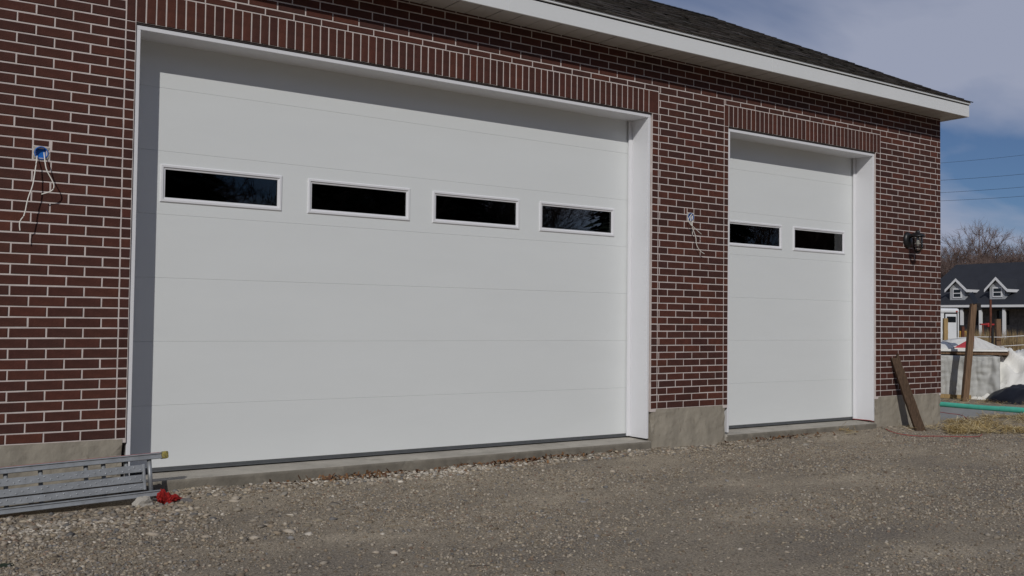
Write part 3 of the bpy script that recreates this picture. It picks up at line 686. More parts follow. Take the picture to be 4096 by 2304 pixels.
# ------------------------------------------------------------------ straw, leaves, cord, pipe, path
def blades(name, pts, ln, wd, cols, lab, lift=.02, steep=.25):
    mb = MB()
    for (x, y) in pts:
        a = random.uniform(0, 6.283); l = random.uniform(*ln); ti = random.gauss(0, steep); z = (gh(x, y) if x < 25 else 0)+random.uniform(.002, lift)
        d = Vector((math.cos(a)*math.cos(ti), math.sin(a)*math.cos(ti), math.sin(ti)))*l*.5; s = Vector((-math.sin(a), math.cos(a), .3)).normalized()*wd*random.uniform(.6, 1.3)
        c = Vector((x, y, z+abs(d.z))); t = random.choice(cols); k = random.uniform(.75, 1.25); t = tuple(q*k for q in t)
        mb.add([c-d-s, c-d+s, c+d+s*.6, c+d-s*.6], [(0, 1, 2, 3)], t)
    o = mb.build(name, 'straw', None); o['kind'] = 'stuff'; o['label'] = lab; return o
STR = [(.54, .40, .17), (.64, .50, .25), (.42, .30, .12), (.33, .23, .10), (.70, .59, .36)]
P = []
def blob(n, u0, u1, v0, v1, th=.0):
    k = 0
    while k < n:
        u, v = random.uniform(u0, u1), random.uniform(v0, v1)
        q = atz(u, v, 0)
        if nse(q.x, q.y, 1.3, 2.2)+.35*nse(q.x, q.y, 4, 7) > th or random.random() < .12:
            P.append((q.x+random.gauss(0, .03), q.y+random.gauss(0, .03))); k += 1
blob(1900, 3790, 3925, 1690, 1735, -.15); blob(2400, 3925, 4170, 1665, 1735, -.1); blob(500, 3760, 4150, 1600, 1622, -.1); blob(180, 3545, 3800, 1700, 1722, .0); blob(40, 3370, 3420, 1735, 1745)
blob(900, 4096, 4350, 1650, 1760, -.1)
blades('straw_litter', P, (.05, .20), .0028, STR, 'yellow straw scattered on the ground past the garage corner', .035)
P = [(x, y) for x, y in zip(np.concatenate([rng.normal(5.6, .55, 330), rng.normal(3.9, .35, 200), rng.normal(9.5, .5, 110)]), -.05-abs(rng.normal(0, .08, 640)))]
blades('dry_leaves', P, (.02, .055), .011, [(.17, .085, .04), (.24, .13, .06), (.12, .06, .035)], 'brown dry leaves blown against the door sills', .015, .4)
P = [(random.uniform(.6, 12), random.uniform(-4.6, -.2)) for _ in range(90)]
blades('twigs', P, (.04, .14), .0022, [(.10, .075, .05), (.30, .22, .12), (.06, .05, .04)], 'a few twigs and straws lying about on the gravel', .008, .06)
# cords
def smooth(P, it=3):
    for _ in range(it): P = [P[0]]+[x for i in range(len(P)-1) for x in (P[i]*.75+P[i+1]*.25, P[i]*.25+P[i+1]*.75)]+[P[-1]]
    return P
a2 = lambda a, b: (3340+a/12.075, 1640+b/12.075); a3 = lambda a, b: (3380+a/2.8976, 1300+b/2.8976); a6 = lambda a, b: (3700+a/3.149, 1300+b/3.149)
cp = [aty(*a2(860, 425), .255), aty(*a2(1200, 460), .16), aty(*a2(1650, 495), .045), aty(*a2(1820, 530), -.03)]
for q in cp: q.z = max(q.z, BOT+.004)
for ab in (a2(2100, 690), a3(420, 1170), a3(500, 1218), a3(600, 1245), a3(750, 1258), a3(900, 1262), a6(0, 1372), a6(200, 1375), a6(470, 1388), a6(690, 1385), a6(720, 1352)):
    q = atz(*ab, .03); q.z = gh(q.x, q.y)+.016; cp.append(q)
tag(MB().tube(smooth(cp), .0048, 6).build('extension_cord', 'red_cord', smooth=True), 'thin red extension cord trailing from the narrow door across the gravel', 'cord')
cp = [atz(*ab, .012) for ab in (a6(120, 1095), a6(200, 1100), a6(320, 1120), a6(440, 1130), a6(500, 1160), a6(550, 1195))]
for q in cp: q.z = .014
tag(MB().tube(smooth(cp), .007, 6).build('extension_cord', 'red_cord', smooth=True), 'short length of dark red cord lying on the concrete path', 'cord')
pathp = [atz(3700, 1690, 0), atz(3830, 1672, 0), atz(3990, 1662, 0), atz(4110, 1656, 0), atz(4420, 1660, 0), atz(4420, 1630, 0), atz(4110, 1640, 0), atz(3990, 1632, 0), atz(3764, 1612, 0), atz(3600, 1600, 0)]
n_ = len(pathp)
o = MB().add([(q.x, q.y, .012) for q in pathp]+[(q.x, q.y, -.1) for q in pathp], [tuple(range(n_))]+[(k, (k+1) % n_, n_+(k+1) % n_, n_+k) for k in range(n_)]).build('concrete_path', 'path_concrete'); o['kind'] = 'structure'; o['label'] = 'grey concrete path beside the garage'
pl, pr_ = atz(3764, 1617, .05), atz(4094, 1643, .05); dd = (pr_-pl).normalized()
pa, pb = pl-dd*2.5, pr_+dd*2.5; split = pl+(pr_-pl)*.74
t = tag(empty('drain_pipe', (pl+pr_)/2), 'long sea-green plastic pipe lying on the ground past the garage corner', 'pipe')
for n1, A, B, r in (('pipe_length', pa, split, .041), ('pipe_length', split+dd*.001, pb, .047)):
    o = MB().tube([A+(B-A)*k/12+Vector((0, 0, .003*math.sin(k))) for k in range(13)], r, 16, cap=False).build(n1, 'green_pipe', smooth=True); o.parent = t; o.matrix_parent_inverse = Matrix.Translation(-t.location)
def thing(name, loc, label, cat, group=None): return tag(empty(name, loc), label, cat, group)
def child(o, t): o.parent = t; o.matrix_parent_inverse = Matrix.Translation(-t.location); return o

# ------------------------------------------------------------------ tarp-covered stack behind the garage
def cloth_grid(P4, nu, nv, amp, seed, nrm_, fs=3.0, drop=None):
    """quad patch from four corners with folds along v"""
    a, b, c, d = [Vector(q) for q in P4]; vv = []
    for j in range(nv+1):
        for i in range(nu+1):
            s, t_ = i/nu, j/nv; q = (a*(1-s)+b*s)*(1-t_)+(d*(1-s)+c*s)*t_
            f_ = amp*(.8*nse(s*fs*2.4, t_*fs*.22, seed)+.6*(.5-abs(nse(s*fs*4.2+t_*.6, t_*fs*.35, seed+4)))+.25*nse(s*fs*3, t_*fs*2, seed+9))
            vv.append(q+Vector(nrm_)*f_)
    n_ = nu+1
    return vv, [(j*n_+i, j*n_+i+1, (j+1)*n_+i+1, (j+1)*n_+i) for j in range(nv) for i in range(nu)]
def solid(o, th): m_ = o.modifiers.new('thickness', 'SOLIDIFY'); m_.thickness = th; return o
# front face plane of the stack: ground line (3770,1588) .. (4010,1604)
bL, bR = atz(3770, 1590, 0), atz(4000, 1600, 0); e = (bR-bL).normalized(); bL0 = bL-e*1.6; nv_ = Vector((-e.y, e.x, 0)); nv_ = nv_ if nv_.dot(bL-CAM) > 0 else -nv_
dep = CAM+Vector((0, 0, 0)); H = .80
t = thing('covered_stack', (bL+bR)/2, 'low stack wrapped in grey tarp behind the leaning post', 'tarp stack')
back = nv_*1.5
v, f = cloth_grid((bL0, bR, bR+Vector((0, 0, H)), bL0+Vector((0, 0, H))), 110, 24, .10, 2.0, -nv_, 6.5)
child(solid(MB().add(v, f).build('tarp_front', 'tarp_grey', smooth=True), .01), t)
v, f = cloth_grid((bR, bR+back, bR+back+Vector((0, 0, H)), bR+Vector((0, 0, H))), 20, 14, .05, 6.0, e, 3)
child(solid(MB().add(v, f).build('tarp_side', 'tarp_grey', smooth=True), .01), t)
v, f = cloth_grid((bL0+Vector((0, 0, H)), bR+Vector((0, 0, H)), bR+back+Vector((0, 0, H)), bL0+back+Vector((0, 0, H))), 40, 20, .03, 7.0, (0, 0, 1), 3)
child(solid(MB().add(v, f).build('tarp_top', 'tarp_grey', smooth=True), .01), t)
lid0, lid1 = bL0+nv_*.15+Vector((0, 0, H+.02)), bL+e*1.12+nv_*.15+Vector((0, 0, H+.03))
def beam(A, B, wv, hv): 
    vv = [A, B, B+wv, A+wv, A+hv, B+hv, B+wv+hv, A+wv+hv]; return MB().add(vv, [(0, 3, 2, 1), (4, 5, 6, 7), (0, 1, 5, 4), (1, 2, 6, 5), (2, 3, 7, 6), (3, 0, 4, 7)])
child(beam(lid0, lid1, nv_*1.1, Vector((0, 0, .075))).build('lid_board', 'wood_post'), t)
child(beam(bL0-nv_*.12, bL+e*.5-nv_*.12, nv_*.1, Vector((0, 0, .07))).build('base_timber', 'wood_pale'), t)
# peaked tarp on the lid: apex (3898,1345)
t2 = thing('peaked_tarp', lid1, 'white tarp draped to a peak with a red panel, on top of the grey stack', 'tarp')
zt = H+.112
A0, A1 = lid0+Vector((0, 0, .08)), lid1+Vector((0, 0, .08)); A0.z = A1.z = zt
apex = atd(3898, 1346, (bL+nv_*.7-CAM).dot(fw)); ridgeL = atd(3765, 1380, (bL+nv_*.7-CAM).dot(fw)); ridgeL = ridgeL-e*.5
Dt = (bL+nv_*.25-CAM).dot(fw)
m1 = atd(3816, 1382, Dt); m2 = atd(3892, 1386, Dt); m1.z = m2.z = zt+.035
def patchq(name, P4, m_, seed, nrm_=-nv_, amp=.02, th=.006, nu=16, nv2=10):
    v, f = cloth_grid(P4, nu, nv2, amp, seed, nrm_, 2.5); return child(solid(MB().add(v, f).build(name, m_, smooth=True), th), t2)
rl = apex+(ridgeL-apex)*.5
q1 = m1*1; q1.z = zt; q2 = m2*1; q2.z = zt
patchq('white_panel', (A0, q1, m1, rl), 'tarp_white', 1.0)
patchq('white_panel', (A0, rl*.999+A0*.001, ridgeL*.4+rl*.6, ridgeL), 'tarp_white', 1.5)
patchq('red_panel', (m1, m2, apex*.96+m2*.04, apex*.96+m1*.04), 'tarp_red', 2.0, nu=10, nv2=8, amp=.008)
patchq('white_panel', (q1, q2, m2, m1), 'tarp_white', 6.0, nu=10, nv2=4, amp=.008)
patchq('white_panel', (m1, m1+(apex-m1)*.02, apex, rl), 'tarp_white', 4.0, nu=8, nv2=8)
patchq('white_panel', (q2, A1, A1*.03+apex*.97, apex), 'tarp_white', 3.0)
patchq('white_hem', (A0-nv_*.03-Vector((0, 0, .06)), A1-nv_*.03-Vector((0, 0, .015)), A1-nv_*.012+Vector((0, 0, .012)), A0-nv_*.012+Vector((0, 0, .012))), 'tarp_white', 5.0, nu=40, nv2=4, amp=.012)
bk = lid1+nv_*1.3; bk.z = zt-.3; bk0 = lid0+nv_*1.3; bk0.z = zt-.3
patchq('white_panel', (apex, A1, bk, bk0), 'tarp_white', 8.0, (0, 0, 1))
# white tarp heap and black sheet: draped height fields
def drape(name, m_, cx, cy, w2, d2, hf, ang, nu=46, nv2=36, floor=-.02):
    vv = []; ca, sa = math.cos(ang), math.sin(ang)
    for j in range(nv2+1):
        for i in range(nu+1):
            s, q = -1+2*i/nu, -1+2*j/nv2
            x, y = cx+s*w2*ca-q*d2*sa, cy+s*w2*sa+q*d2*ca
            vv.append((x, y, max(floor, hf(s, q))))
    n_ = nu+1; return MB().add(vv, [(j*n_+i, j*n_+i+1, (j+1)*n_+i+1, (j+1)*n_+i) for j in range(nv2) for i in range(nu)]).build(name, m_, smooth=True)
ang = math.atan2(e.y, e.x)
hc = atz(4045, 1600, 0)+nv_*.40
def hwhite(s, q):
    rim = 1-max(abs(s)**3, abs(q)**4); f_ = .16*nse(s*2.6+q*1.2, q*1.4, 3)+.30*(.4-abs(nse(s*3.2+q*1.6, q*1.5-s, 9)))+.16*(.4-abs(nse(s*6-q*3, q*4+s*2, 14)))
    ridge = .80*max(0, min(1, (1.02+q*1.0+max(0, s+.35)*.25)))*max(0, min(1, (1.0+s)*1.5))*min(1, (1-s)*3)
    return ridge*min(1, rim*2.2+.02)+f_*min(1, rim*3)*min(1, .15+ridge*2)-.03
o = tag(drape('tarp_heap', 'tarp_white', hc.x, hc.y, .95, .62, hwhite, ang), 'creased dirty-white tarp heaped at the end of the grey stack', 'tarp', 'loose tarps')
bc = atz(4130, 1612, 0)-nv_*.10
def hblack(s, q):
    r2 = s*s*.9+q*q; f_ = .06*nse(s*3, q*3, 13)+.05*abs(nse(s*6, q*6, 19))
    return .36*max(0, 1-r2)**.7+f_*max(0, 1-r2)-.02
tag(drape('black_sheet', 'black_plastic', bc.x, bc.y, .75, .42, hblack, ang+.1), 'bunched black plastic sheet on the ground in front of the white tarp', 'plastic sheet', 'loose tarps')

# ------------------------------------------------------------------ posts, fence, solar charger
pbse = atz(3856, 1602, 0)-nv_*.16; Dp = (pbse-CAM).dot(fw); ptop = atd(3893, 1216, Dp+.1)
t = thing('leaning_post', pbse, 'tall brown leaning wooden post with a solar charger on top', 'post')
def prism(A, B, w2, m_, name, tp, jit=.006):
    az_ = (B-A).normalized(); x_ = (rt-az_*rt.dot(az_)).normalized(); y_ = az_.cross(x_); vv = []; K = 16; shp = [(-1, -1), (0, -1.06), (1, -1), (1.05, 0), (1, 1), (0, 1.04), (-1, 1), (-1.04, 0)]
    for i in range(K+1):
        c = A+(B-A)*i/K
        for sx, sy in shp: r = w2*(1-.08*i/K); vv.append(c+x_*(sx*r+jit*nse(i*.7, sx*3, sy))+y_*(sy*r+jit*nse(i*.6, sy*3, sx+5)))
    n_ = 8; return child(MB().add(vv, [(i*n_+k, i*n_+(k+1) % n_, (i+1)*n_+(k+1) % n_, (i+1)*n_+k) for i in range(K) for k in range(n_)]+[tuple(range(n_))[::-1], tuple(K*n_+k for k in range(n_))]).build(name, m_), tp)
prism(pbse-Vector((0, 0, .25)), ptop, .052, 'wood_post', 'post', t)
t = thing('solar_charger', ptop, 'black solar fence charger fixed to the top of the leaning post', 'solar charger')
pc = atd(3893, 1192, Dp+.08); ux = (rt*.5-up*.87).normalized(); uy = (fw*.55+up*.5*.6+rt*.75).normalized()
vv = []
for dz in (0, .012):
    for a, b in ((-.105, -.075), (.105, -.075), (.105, .075), (-.105, .075)): vv.append(pc+ux*a+uy*b-fw*dz)
child(MB().add(vv, [(0, 1, 2, 3), (7, 6, 5, 4), (0, 4, 5, 1), (1, 5, 6, 2), (2, 6, 7, 3), (3, 7, 4, 0)]).build('solar_panel', 'far_glass'), t)
q = atd(3914, 1228, Dp+.09); child(beam(q-rt*.05-up*.06, q+rt*.05-up*.06, fw*.08, up*.13).build('charger_case', 'far_dark', bevel=.01), t)
child(MB().tube([pc, pc+(q-pc)*.5, q], .012, 6).build('bracket', 'far_dark'), t)
def post(u, v0, v1, D, w2, m_, label):
    B_ = atd(u, v1, D); A_ = Vector((B_.x, B_.y, -.1)); t_ = thing('fence_post', A_, label, 'post', 'fence posts in the field'); prism(A_, B_, w2, m_, 'post', t_, .01); return B_
post(3781, 0, 1273, 30, .062, 'wood_pale', 'pale thin fence post in front of the white trailer')
post(3991, 0, 1276, 31, .075, 'wood_post', 'brown round fence post right of the leaning post, before the dry grass')
post(3962, 0, 1198, 40, .036, 'rust', 'tall thin rusty steel post in front of the house porch')
post(3970, 0, 1310, 30.5, .03, 'far_dark', 'short dark steel fence stake before the dry grass')
post(3851, 0, 1306, 31, .04, 'rust', 'short rusty fence stake half hidden by the leaning post')
for i, (v0, v1, nm) in enumerate(((1348, 1342, 'upper'), (1385, 1378, 'lower'))):
    A_, B_ = atd(3700, v0+4, 30.5), atd(4300, v1-4, 31); K = 12
    tag(MB().tube([A_+(B_-A_)*k/K-Vector((0, 0, .03*math.sin(math.pi*k/K*3)**2)) for k in range(K+1)], .011, 5).build('fence_wire', 'far_white'), f'{nm} of the two white fence strands in front of the dry grass', 'fence wire', 'fence strands')

# ------------------------------------------------------------------ horse trailer
D = 56.; t = thing('horse_trailer', atd(3790, 1395, D)*1, 'white enclosed trailer with a dark rear window, beyond the garage corner', 'trailer'); t.location.z = 0
tx = rt0; tf = Vector((fw.x, fw.y, 0)).normalized()
def tp(u, v, dd_=0): return atd(u, v, D)+tf*dd_
TL, TR, BLc = tp(3705, 1232), tp(3837, 1236), tp(3705, 1392); wT = (TR-TL).dot(tx); hT = TL.z-.35
def tbox(a, b, z0, z1, d0, d1): o_ = Vector((TL.x, TL.y, 0)); return beam(o_+tx*a+tf*d0+Vector((0, 0, z0)), o_+tx*b+tf*d0+Vector((0, 0, z0)), tf*(d1-d0), Vector((0, 0, z1-z0)))
child(tbox(0, wT, .42, TL.z-.16, 0, 4.2).build('body', 'trailer_white', bevel=.05), t)
child(tbox(-.03, wT+.02, TL.z-.32, TL.z, -.06, 4.3).build('roof', 'trailer_white', bevel=.14, seg=4), t)
mx_ = lambda u: (tp(u, 1300)-TL).dot(tx); mz = lambda v: tp(3800, v).z
dr = child(tbox(mx_(3779), mx_(3824), .5, mz(1256), -.07, -.02).build('rear_door', 'trailer_white', bevel=.02), t)
for (a, b, z0, z1) in ((3775, 3779, .5, mz(1251)), (3824, 3828, .5, mz(1251)), (3775, 3828, mz(1256), mz(1250))):
    child(tbox(mx_(a), mx_(b), z0, z1, -.05, -.02).build('door_gap', 'far_dark'), t)
child(tbox(mx_(3784), mx_(3820), mz(1289), mz(1266), -.10, -.071).build('window', 'far_glass', bevel=.08, seg=4), t)
child(tbox(mx_(3821), mx_(3827), mz(1248), mz(1243), -.1, -.06).build('tail_light', 'machine_red'), t)
for a in (.35, wT-.35):
    child(MB().tube([TL*1+tx*a+tf*1.6+Vector((0, 0, .36-TL.z))-tx*.11, TL+tx*a+tf*1.6+Vector((0, 0, .36-TL.z))+tx*.11], .36, 18).build('wheel', 'far_dark'), t)

# ------------------------------------------------------------------ far house (front faces -x)
XH = 73.; zg = 0.0
def hp(u, v, x=XH): return atx(u, v, x)
def facade(u0, u1, v0, v1, x0, x1):
    a, b = hp(u0, v0), hp(u1, v1); 
    return MB().box(x0, x1, min(a.y, b.y), max(a.y, b.y), min(a.z, b.z), max(a.z, b.z))
yl, yr = hp(3700, 1250).y, hp(4400, 1250).y                 # yl > yr
gut = hp(3930, 1222).z
t = thing('far_house', (XH, (yl+yr)/2, 0), 'grey stone house with a black roof, two dormers and a white-posted porch', 'house')
RXr = XH+6.2; rid = atx(3824, 1059, RXr); yE = rid.y
child(MB().box(XH+1.6, XH+11, yr, yE-.4, -.1, gut+.2).build('wall', 'far_stone'), t)
zr = rid.z
rf = child(MB().add([(XH-.3, yE, gut), (XH-.3, yr, gut), (RXr, yr, zr), (RXr, yE, zr), (XH+12.7, yr, gut), (XH+12.7, yE, gut), (XH-.3, yE, gut-.25), (XH-.3, yr, gut-.25), (XH+12.7, yr, gut-.25), (XH+12.7, yE, gut-.25)],
                    [(0, 1, 2, 3), (3, 2, 4, 5), (0, 6, 7, 1), (6, 9, 8, 7), (4, 8, 9, 5), (0, 3, 5, 9, 6), (1, 7, 8, 4, 2)]).build('roof', 'far_roof'), t)
child(MB().box(XH-.42, XH-.302, yr, yE+.1, gut-.14, gut+.04).build('gutter', 'far_white'), t)
child(MB().box(XH-.35, XH+1.6, yr, yE-.4, -.1, .45).build('porch_floor', 'far_stone'), t)
for u in (3851, 3926, 4020, 4110, 4190, 4270):
    y = hp(u, 1280).y; child(MB().box(XH-.2, XH-.02, y-.10, y+.10, .45, gut-.25).box(XH-.24, XH+.02, y-.14, y+.14, .45, .62).build('porch_column', 'far_white'), t)
def fwin(u0, u1, v0, v1, nm, m_):
    a, b = atx(u0, v0, XH+1.58), atx(u1, v1, XH+1.58); return child(MB().box(XH+1.55, XH+1.598, b.y, a.y, b.z, a.z).build(nm, m_), t)
for (a, b) in ((3874, 3882), (3902, 3912), (3988, 3997), (4026, 4036), (4150, 4160), (4190, 4200)): fwin(a, b, 1243, 1300, 'shutter', 'far_dark')
for (a, b) in ((3883, 3901), (3998, 4025), (4161, 4189)): fwin(a, b, 1243, 1300, 'window', 'far_glass')
sw = (zr-gut)/(RXr-XH+.3)                                   # roof slope
def dormer(u0, u1, ua, vt, vb, ve, uw0, uw1, vw0, vw1):
    """front wall u0..u1, apex (ua,vt), sill vb, eave ve; sits on the roof slope"""
    xb = XH-.3+(hp(u0, vb).z-gut)/sw
    for _ in range(6): xb = XH-.3+(atx(u0, vb, xb).z-gut)/sw
    P_ = lambda u, v: atx(u, v, xb)
    y0, y1 = P_(u0, vb).y, P_(u1, vb).y; zb, ze = P_(u0, vb).z, P_(u0, ve).z; ya, za = P_(ua, vt).y, P_(ua, vt).z
    ya = (y0+y1)/2
    xr = lambda z: XH-.3+(z-gut)/sw
    dm = child(MB().add([(xb, y0, zb), (xb, y1, zb), (xb, y1, ze), (xb, ya, za-.12), (xb, y0, ze), (xr(ze)+.4, y0, ze), (xr(ze)+.4, y1, ze), (xr(zb), y0, zb-.05), (xr(zb), y1, zb-.05), (xr(za)+.1, ya, za-.12)],
                        [(0, 1, 2, 3, 4), (1, 8, 6, 2), (0, 4, 5, 7), (4, 3, 9, 5), (3, 2, 6, 9)]).build('dormer', 'far_siding'), t)
    ov = .22; oy = .30
    pe = lambda s: ((y0+oy) if s > 0 else (y1-oy)); slope = (za-ze)/abs(ya-y0); ze2 = ze-slope*oy+.05; za2 = za+.06
    r_ = MB()
    for s in (1, -1):
        ye = pe(s); r_.add([(xb-ov, ye, ze2), (xb-ov, ya, za2), (xr(za2)+.3, ya, za2), (xr(ze2)+.3, ye, ze2), (xb-ov, ye, ze2-.1), (xb-ov, ya, za2-.1), (xr(za2)+.3, ya, za2-.1), (xr(ze2)+.3, ye, ze2-.1)], [(0, 1, 2, 3), (4, 7, 6, 5), (0, 4, 5, 1), (3, 2, 6, 7), (0, 3, 7, 4)])
    d1 = r_.build('dormer_roof', 'far_roof'); d1.parent = dm
    b_ = MB()
    for s in (1, -1):
        ye = pe(s); b_.add([(xb-ov-.05, ye, ze2+.05), (xb-ov-.05, ya, za2+.05), (xb-ov-.05, ya, za2-.17), (xb-ov-.05, ye, ze2-.17), (xb-ov-.002, ye, ze2+.05), (xb-ov-.002, ya, za2+.05), (xb-ov-.002, ya, za2-.17), (xb-ov-.002, ye, ze2-.17)], [(0, 1, 2, 3), (7, 6, 5, 4), (0, 4, 5, 1), (3, 2, 6, 7), (0, 3, 7, 4)])
    ye = pe(-1); b_.box(xb-ov-.05, xr(ze2)+.2, ye-.09, ye-.002, ze2-.17, ze2+.05)
    d2 = b_.build('barge_board', 'far_white'); d2.parent = dm
    wa, wb = P_(uw0, vw0), P_(uw1, vw1)
    o_ = MB().box(xb-.05, xb-.002, wb.y, wa.y, wb.z, wa.z).build('window_frame', 'far_white'); o_.parent = dm
    g_ = MB(); mzz = (wa.z+wb.z)/2; fr_ = .10
    g_.box(xb-.07, xb-.0502, wb.y+fr_, wa.y-fr_, wb.z+fr_, mzz-.04).box(xb-.07, xb-.0502, wb.y+fr_, wa.y-fr_, mzz+.04, wa.z-fr_)
    o_ = g_.build('window_pane', 'far_glass'); o_.parent = dm
dormer(3800, 3859, 3824, 1120, 1200, 1150, 3812, 3848, 1154, 1192)
dormer(3959, 4020, 3986, 1114, 1197, 1147, 3971, 4010, 1149, 1188)
# farm machinery in the field
t = thing('farm_implement', atd(3950, 1330, 62), 'red farm implement standing in front of the porch', 'implement'); t.location.z = 0
o_ = atd(3924, 1300, 62); o1 = atd(3985, 1298, 62)
child(beam(o_, o_+tx*.95, tf*.2, Vector((0, 0, .09))).build('boom', 'machine_red'), t)
for k in (.1, .55, .9): a = o_+(o1-o_)*k; child(beam(Vector((a.x, a.y, 0)), Vector((a.x, a.y, 0))+tx*.08, tf*.08, Vector((0, 0, a.z))).build('leg', 'rust'), t)
child(beam(o_+(o1-o_)*.45+Vector((0, 0, -.15)), o_+(o1-o_)*.62+Vector((0, 0, -.15)), tf*.4, Vector((0, 0, .26))).build('gearbox', 'machine_red', bevel=.05), t)
t = thing('yellow_loader', atd(3846, 1360, 60), 'small yellow machine beside the white trailer, half behind the leaning post', 'machine'); t.location.z = 0
a = atd(3838, 1330, 60); b = atd(3868, 1330, 60); c0 = Vector((a.x, a.y, .35))
child(beam(c0, c0+(b-a), tf*1.2, Vector((0, 0, .75))).build('body', 'machine_yellow', bevel=.06), t)
child(beam(c0+tx*.05+Vector((0, 0, .752)), c0+tx*.32+Vector((0, 0, .752)), tf*.5, Vector((0, 0, .35))).build('seat', 'far_dark', bevel=.03), t)
for k in (.08, .38): child(MB().tube([c0+tx*k+tf*.2+Vector((0, 0, -.1)), c0+tx*(k+.1)+tf*.2+Vector((0, 0, -.1))], .26, 14).build('wheel', 'far_dark'), t)
# dry tall grass
P = []
mb = MB()
for i in range(9000):
    D = random.uniform(33, 60); u = random.uniform(3760, 4330); q = atd(u, 1300, D)
    hh = random.uniform(.4, 1.15)*(1.2 if nse(q.x*.25, q.y*.25, 1) > .0 else .6)
    if u < 3850: hh *= .55
    wv = tx*random.uniform(.012, .03); ln_ = Vector((random.gauss(0, .12), random.gauss(0, .12), 1)).normalized()*hh; b = Vector((q.x, q.y, -.02)); k = random.uniform(.7, 1.2)
    mb.add([b-wv, b+wv, b+ln_], [(0, 1, 2)], tuple(c*k for c in random.choice([(.30, .21, .10), (.22, .15, .075), (.36, .27, .14), (.16, .11, .06)])))
o = mb.build('dry_grass', 'straw'); o['kind'] = 'stuff'; o['label'] = 'tall dry brown grass in the field behind the fence'

# ------------------------------------------------------------------ trees
def tree_mesh(seed, H_, spread, levels, twigs, trunk_r, lean=0.0):
    r = random.Random(seed); tr, cr_ = MB(), MB()
    def grow(p_, d_, L_, rad, lev):
        pts = [p_]; d = d_.copy(); K = 4
        for i in range(K):
            d = (d+Vector((r.gauss(0, .13), r.gauss(0, .13), r.gauss(.03, .08)))).normalized(); pts.append(pts[-1]+d*L_/K)
        (tr if lev == 0 else cr_).tube(pts, rad, 7 if lev == 0 else (5 if lev < 3 else 3), r1=rad*.62, cap=False)
        if lev >= levels:
            for _ in range(twigs):
                q = pts[r.randrange(1, K+1)]; dd_ = (d+Vector((r.gauss(0, .7), r.gauss(0, .7), r.gauss(.1, .6)))).normalized(); l = L_*r.uniform(.5, 1.2)
                s = dd_.cross(Vector((r.random(), r.random(), r.random()))).normalized()*max(rad*.6, .011)
                m_ = q+dd_*l*.5+Vector((r.gauss(0, .05), r.gauss(0, .05), r.gauss(0, .05)))*l
                cr_.add([q-s, q+s, m_+s*.7, m_-s*.7, q+dd_*l], [(0, 1, 2, 3), (3, 2, 4)])
            return
        nb = r.choice((3, 3, 4)) if lev else r.choice((4, 5))
        for k in range(nb):
            a = 2*math.pi*(k+r.random()*.7)/nb; q = pts[-1] if k == 0 else pts[r.randrange(2, K+1)]
            sp = spread*(.35 if k == 0 else r.uniform(.7, 1.2))
            x_ = d.cross(Vector((.3, .2, .9))).normalized(); y_ = d.cross(x_)
            nd = (d+x_*math.cos(a)*sp+y_*math.sin(a)*sp).normalized()
            grow(q, nd, L_*r.uniform(.62, .82), rad*r.uniform(.5, .66), lev+1)
    grow(Vector((0, 0, -.1)), Vector((lean, 0, 1)).normalized(), H_*.30, trunk_r, 0)
    a, b = tr.mesh('trunk', True), cr_.mesh('crown')
    a.materials.append(MATS['bark']); b.materials.append(MATS['twig']); return a, b
protos = [tree_mesh(3, 10, .62, 5, 9, .20), tree_mesh(14, 11, .55, 5, 9, .22, .06), tree_mesh(25, 9.5, .72, 5, 9, .19, -.05)]
def tree(k, loc, sc, rz, label, group):
    t_ = tag(empty('bare_tree', loc, (0, 0, rz)), label, 'tree', group); t_.scale = (sc, sc, sc)
    link('trunk', protos[k][0], t_); link('crown', protos[k][1], t_)
ordn = ['first', 'second', 'third', 'fourth', 'fifth', 'sixth', 'seventh', 'eighth', 'ninth', 'tenth', 'eleventh', 'twelfth', 'thirteenth', 'fourteenth']
TS = [(3745, 96, 1.0), (3778, 112, 1.12), (3812, 98, .98), (3842, 118, 1.22), (3868, 102, 1.12), (3896, 122, 1.18), (3925, 100, 1.05), (3955, 114, 1.2), (3984, 104, 1.08), (4015, 120, 1.22), (4045, 100, 1.05), (4070, 118, 1.15), (4098, 104, 1.08), (4135, 112, 1.12)]
for i, (u, D, s) in enumerate(TS):
    q = atd(u, 1300, D); tree(i % 3, (q.x, q.y, -.1), s*1.0, i*1.7, f'bare brown tree behind the far house, {ordn[i]} counting from the garage corner', 'bare trees behind the far house')
for i in range(12):
    q = atd(3760+i*32, 1300, 128+(i*7) % 11); tree((i+1) % 3, (q.x, q.y, -.1), 1.12+.1*math.sin(i*2.3), i*2.9+1, f'bare brown tree, {ordn[i]} from the left in the back row behind the house', 'bare trees behind the far house')
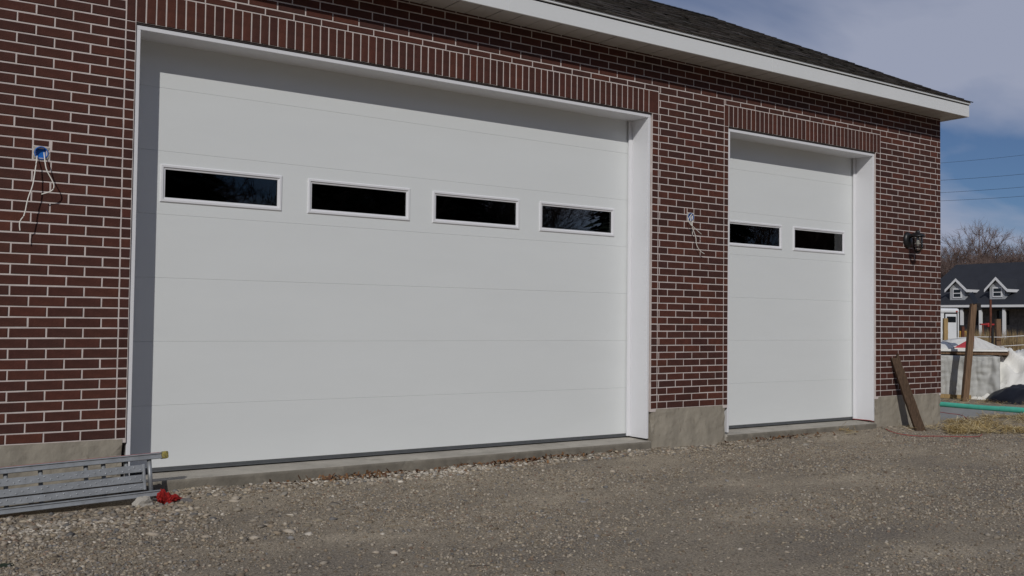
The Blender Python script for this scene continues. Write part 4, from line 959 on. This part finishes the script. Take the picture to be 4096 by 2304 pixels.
# bare trees on the near side, mirrored in the door windows
for i in range(26):
    x, y = -28+i*4.1+random.uniform(-1.5, 1.5), -random.uniform(33, 50)
    tree(i % 3, (x, y, -.05), random.uniform(.95, 1.3), i*2.1, 'bare tree across the drive, showing only as a dark reflection in the door windows', 'trees mirrored in the door windows')
def conifer_mesh(seed, H_, R__):
    r = random.Random(seed); mb = MB()
    tm = MB().tube([(0, 0, -.1), (0, 0, H_*.5), (0, 0, H_*.96)], .26, 8, r1=.03).mesh('trunk'); tm.materials.append(MATS['bark'])
    for i in range(3400):
        h_ = r.random()**.85; z = H_*(.05+.95*h_); rr = R__*(1-h_)*r.uniform(.15, 1.08)+.08; a = r.uniform(0, 6.283); l = r.uniform(.5, 1.15)
        c = Vector((math.cos(a)*rr, math.sin(a)*rr, z)); o_ = Vector((math.cos(a), math.sin(a), -.35)).normalized(); s = Vector((-math.sin(a), math.cos(a), r.gauss(0, .3)))*l*.45
        mb.add([c-o_*l*.5-s, c-o_*l*.5+s, c+o_*l*.6], [(0, 1, 2)])
    cm = mb.mesh('crown'); cm.materials.append(MATS['needle']); return tm, cm
cprot = [conifer_mesh(5, 18, 4.2), conifer_mesh(6, 20, 4.4), conifer_mesh(8, 16.5, 4.0)]
for row, (y0, off) in enumerate(((-35, 0), (-42, 2.4))):  # spruce belt added out of view, tall and dense to cut sky fill
    for i in range(26):
        x = -46+off+i*5.2+random.uniform(-.8, .8)
        if 12 < x < 21 or 29 < x < 41 or 50 < x < 61: continue
        t_ = tag(empty('sky_block_spruce', (x, y0-random.uniform(0, 3), -.05), (0, 0, i*1.3)), 'dark spruce added across the drive to block sky light, mirrored in the door windows', 'tree', 'trees mirrored in the door windows')
        for nm, me_ in zip(('trunk', 'crown'), cprot[(i+row) % 3]): link(nm, me_, t_)
# mountain with snow
A_ = atd(3300, 1300, 5200); B_ = atd(5200, 1300, 6000); vv = []; nu, nv2 = 60, 14
for j in range(nv2+1):
    for i in range(nu+1):
        s, q = i/nu, j/nv2; c = A_+(B_-A_)*s+tf*2200*(q-.5)*1.0
        h_ = (1-abs(q-.5)*2)*(350+90*nse(s*5, 1, 2)+80*nse(s*13, q*3, 7)); vv.append((c.x, c.y, max(-5, h_+70*nse(s*20, q*9, 3)*(1-abs(q-.5)*2))))
n_ = nu+1
o = MB().add(vv, [(j*n_+i, j*n_+i+1, (j+1)*n_+i+1, (j+1)*n_+i) for j in range(nv2) for i in range(nu)]).build('mountain', 'snow_rock'); o['kind'] = 'structure'; o['label'] = 'distant snowy mountain behind the bare trees'
# power lines
for i, (va, vb) in enumerate(((650, 611), (718, 690), (767, 739), (799, 775))):
    D = 60+i*2; A_ = atd(3700, va+7, D+6); B_ = atd(4500, vb-45+i*6, D-8); K = 16
    tag(MB().tube([A_+(B_-A_)*k/K-Vector((0, 0, .12*math.sin(math.pi*k/K))) for k in range(K+1)], .010 if i else .008, 5).build('power_line', 'cable'), f'thin dark power line in the sky right of the garage, {("top", "second from top", "third from top", "bottom")[i]} of four', 'power line', 'power lines')

scn.render.engine = 'CYCLES'
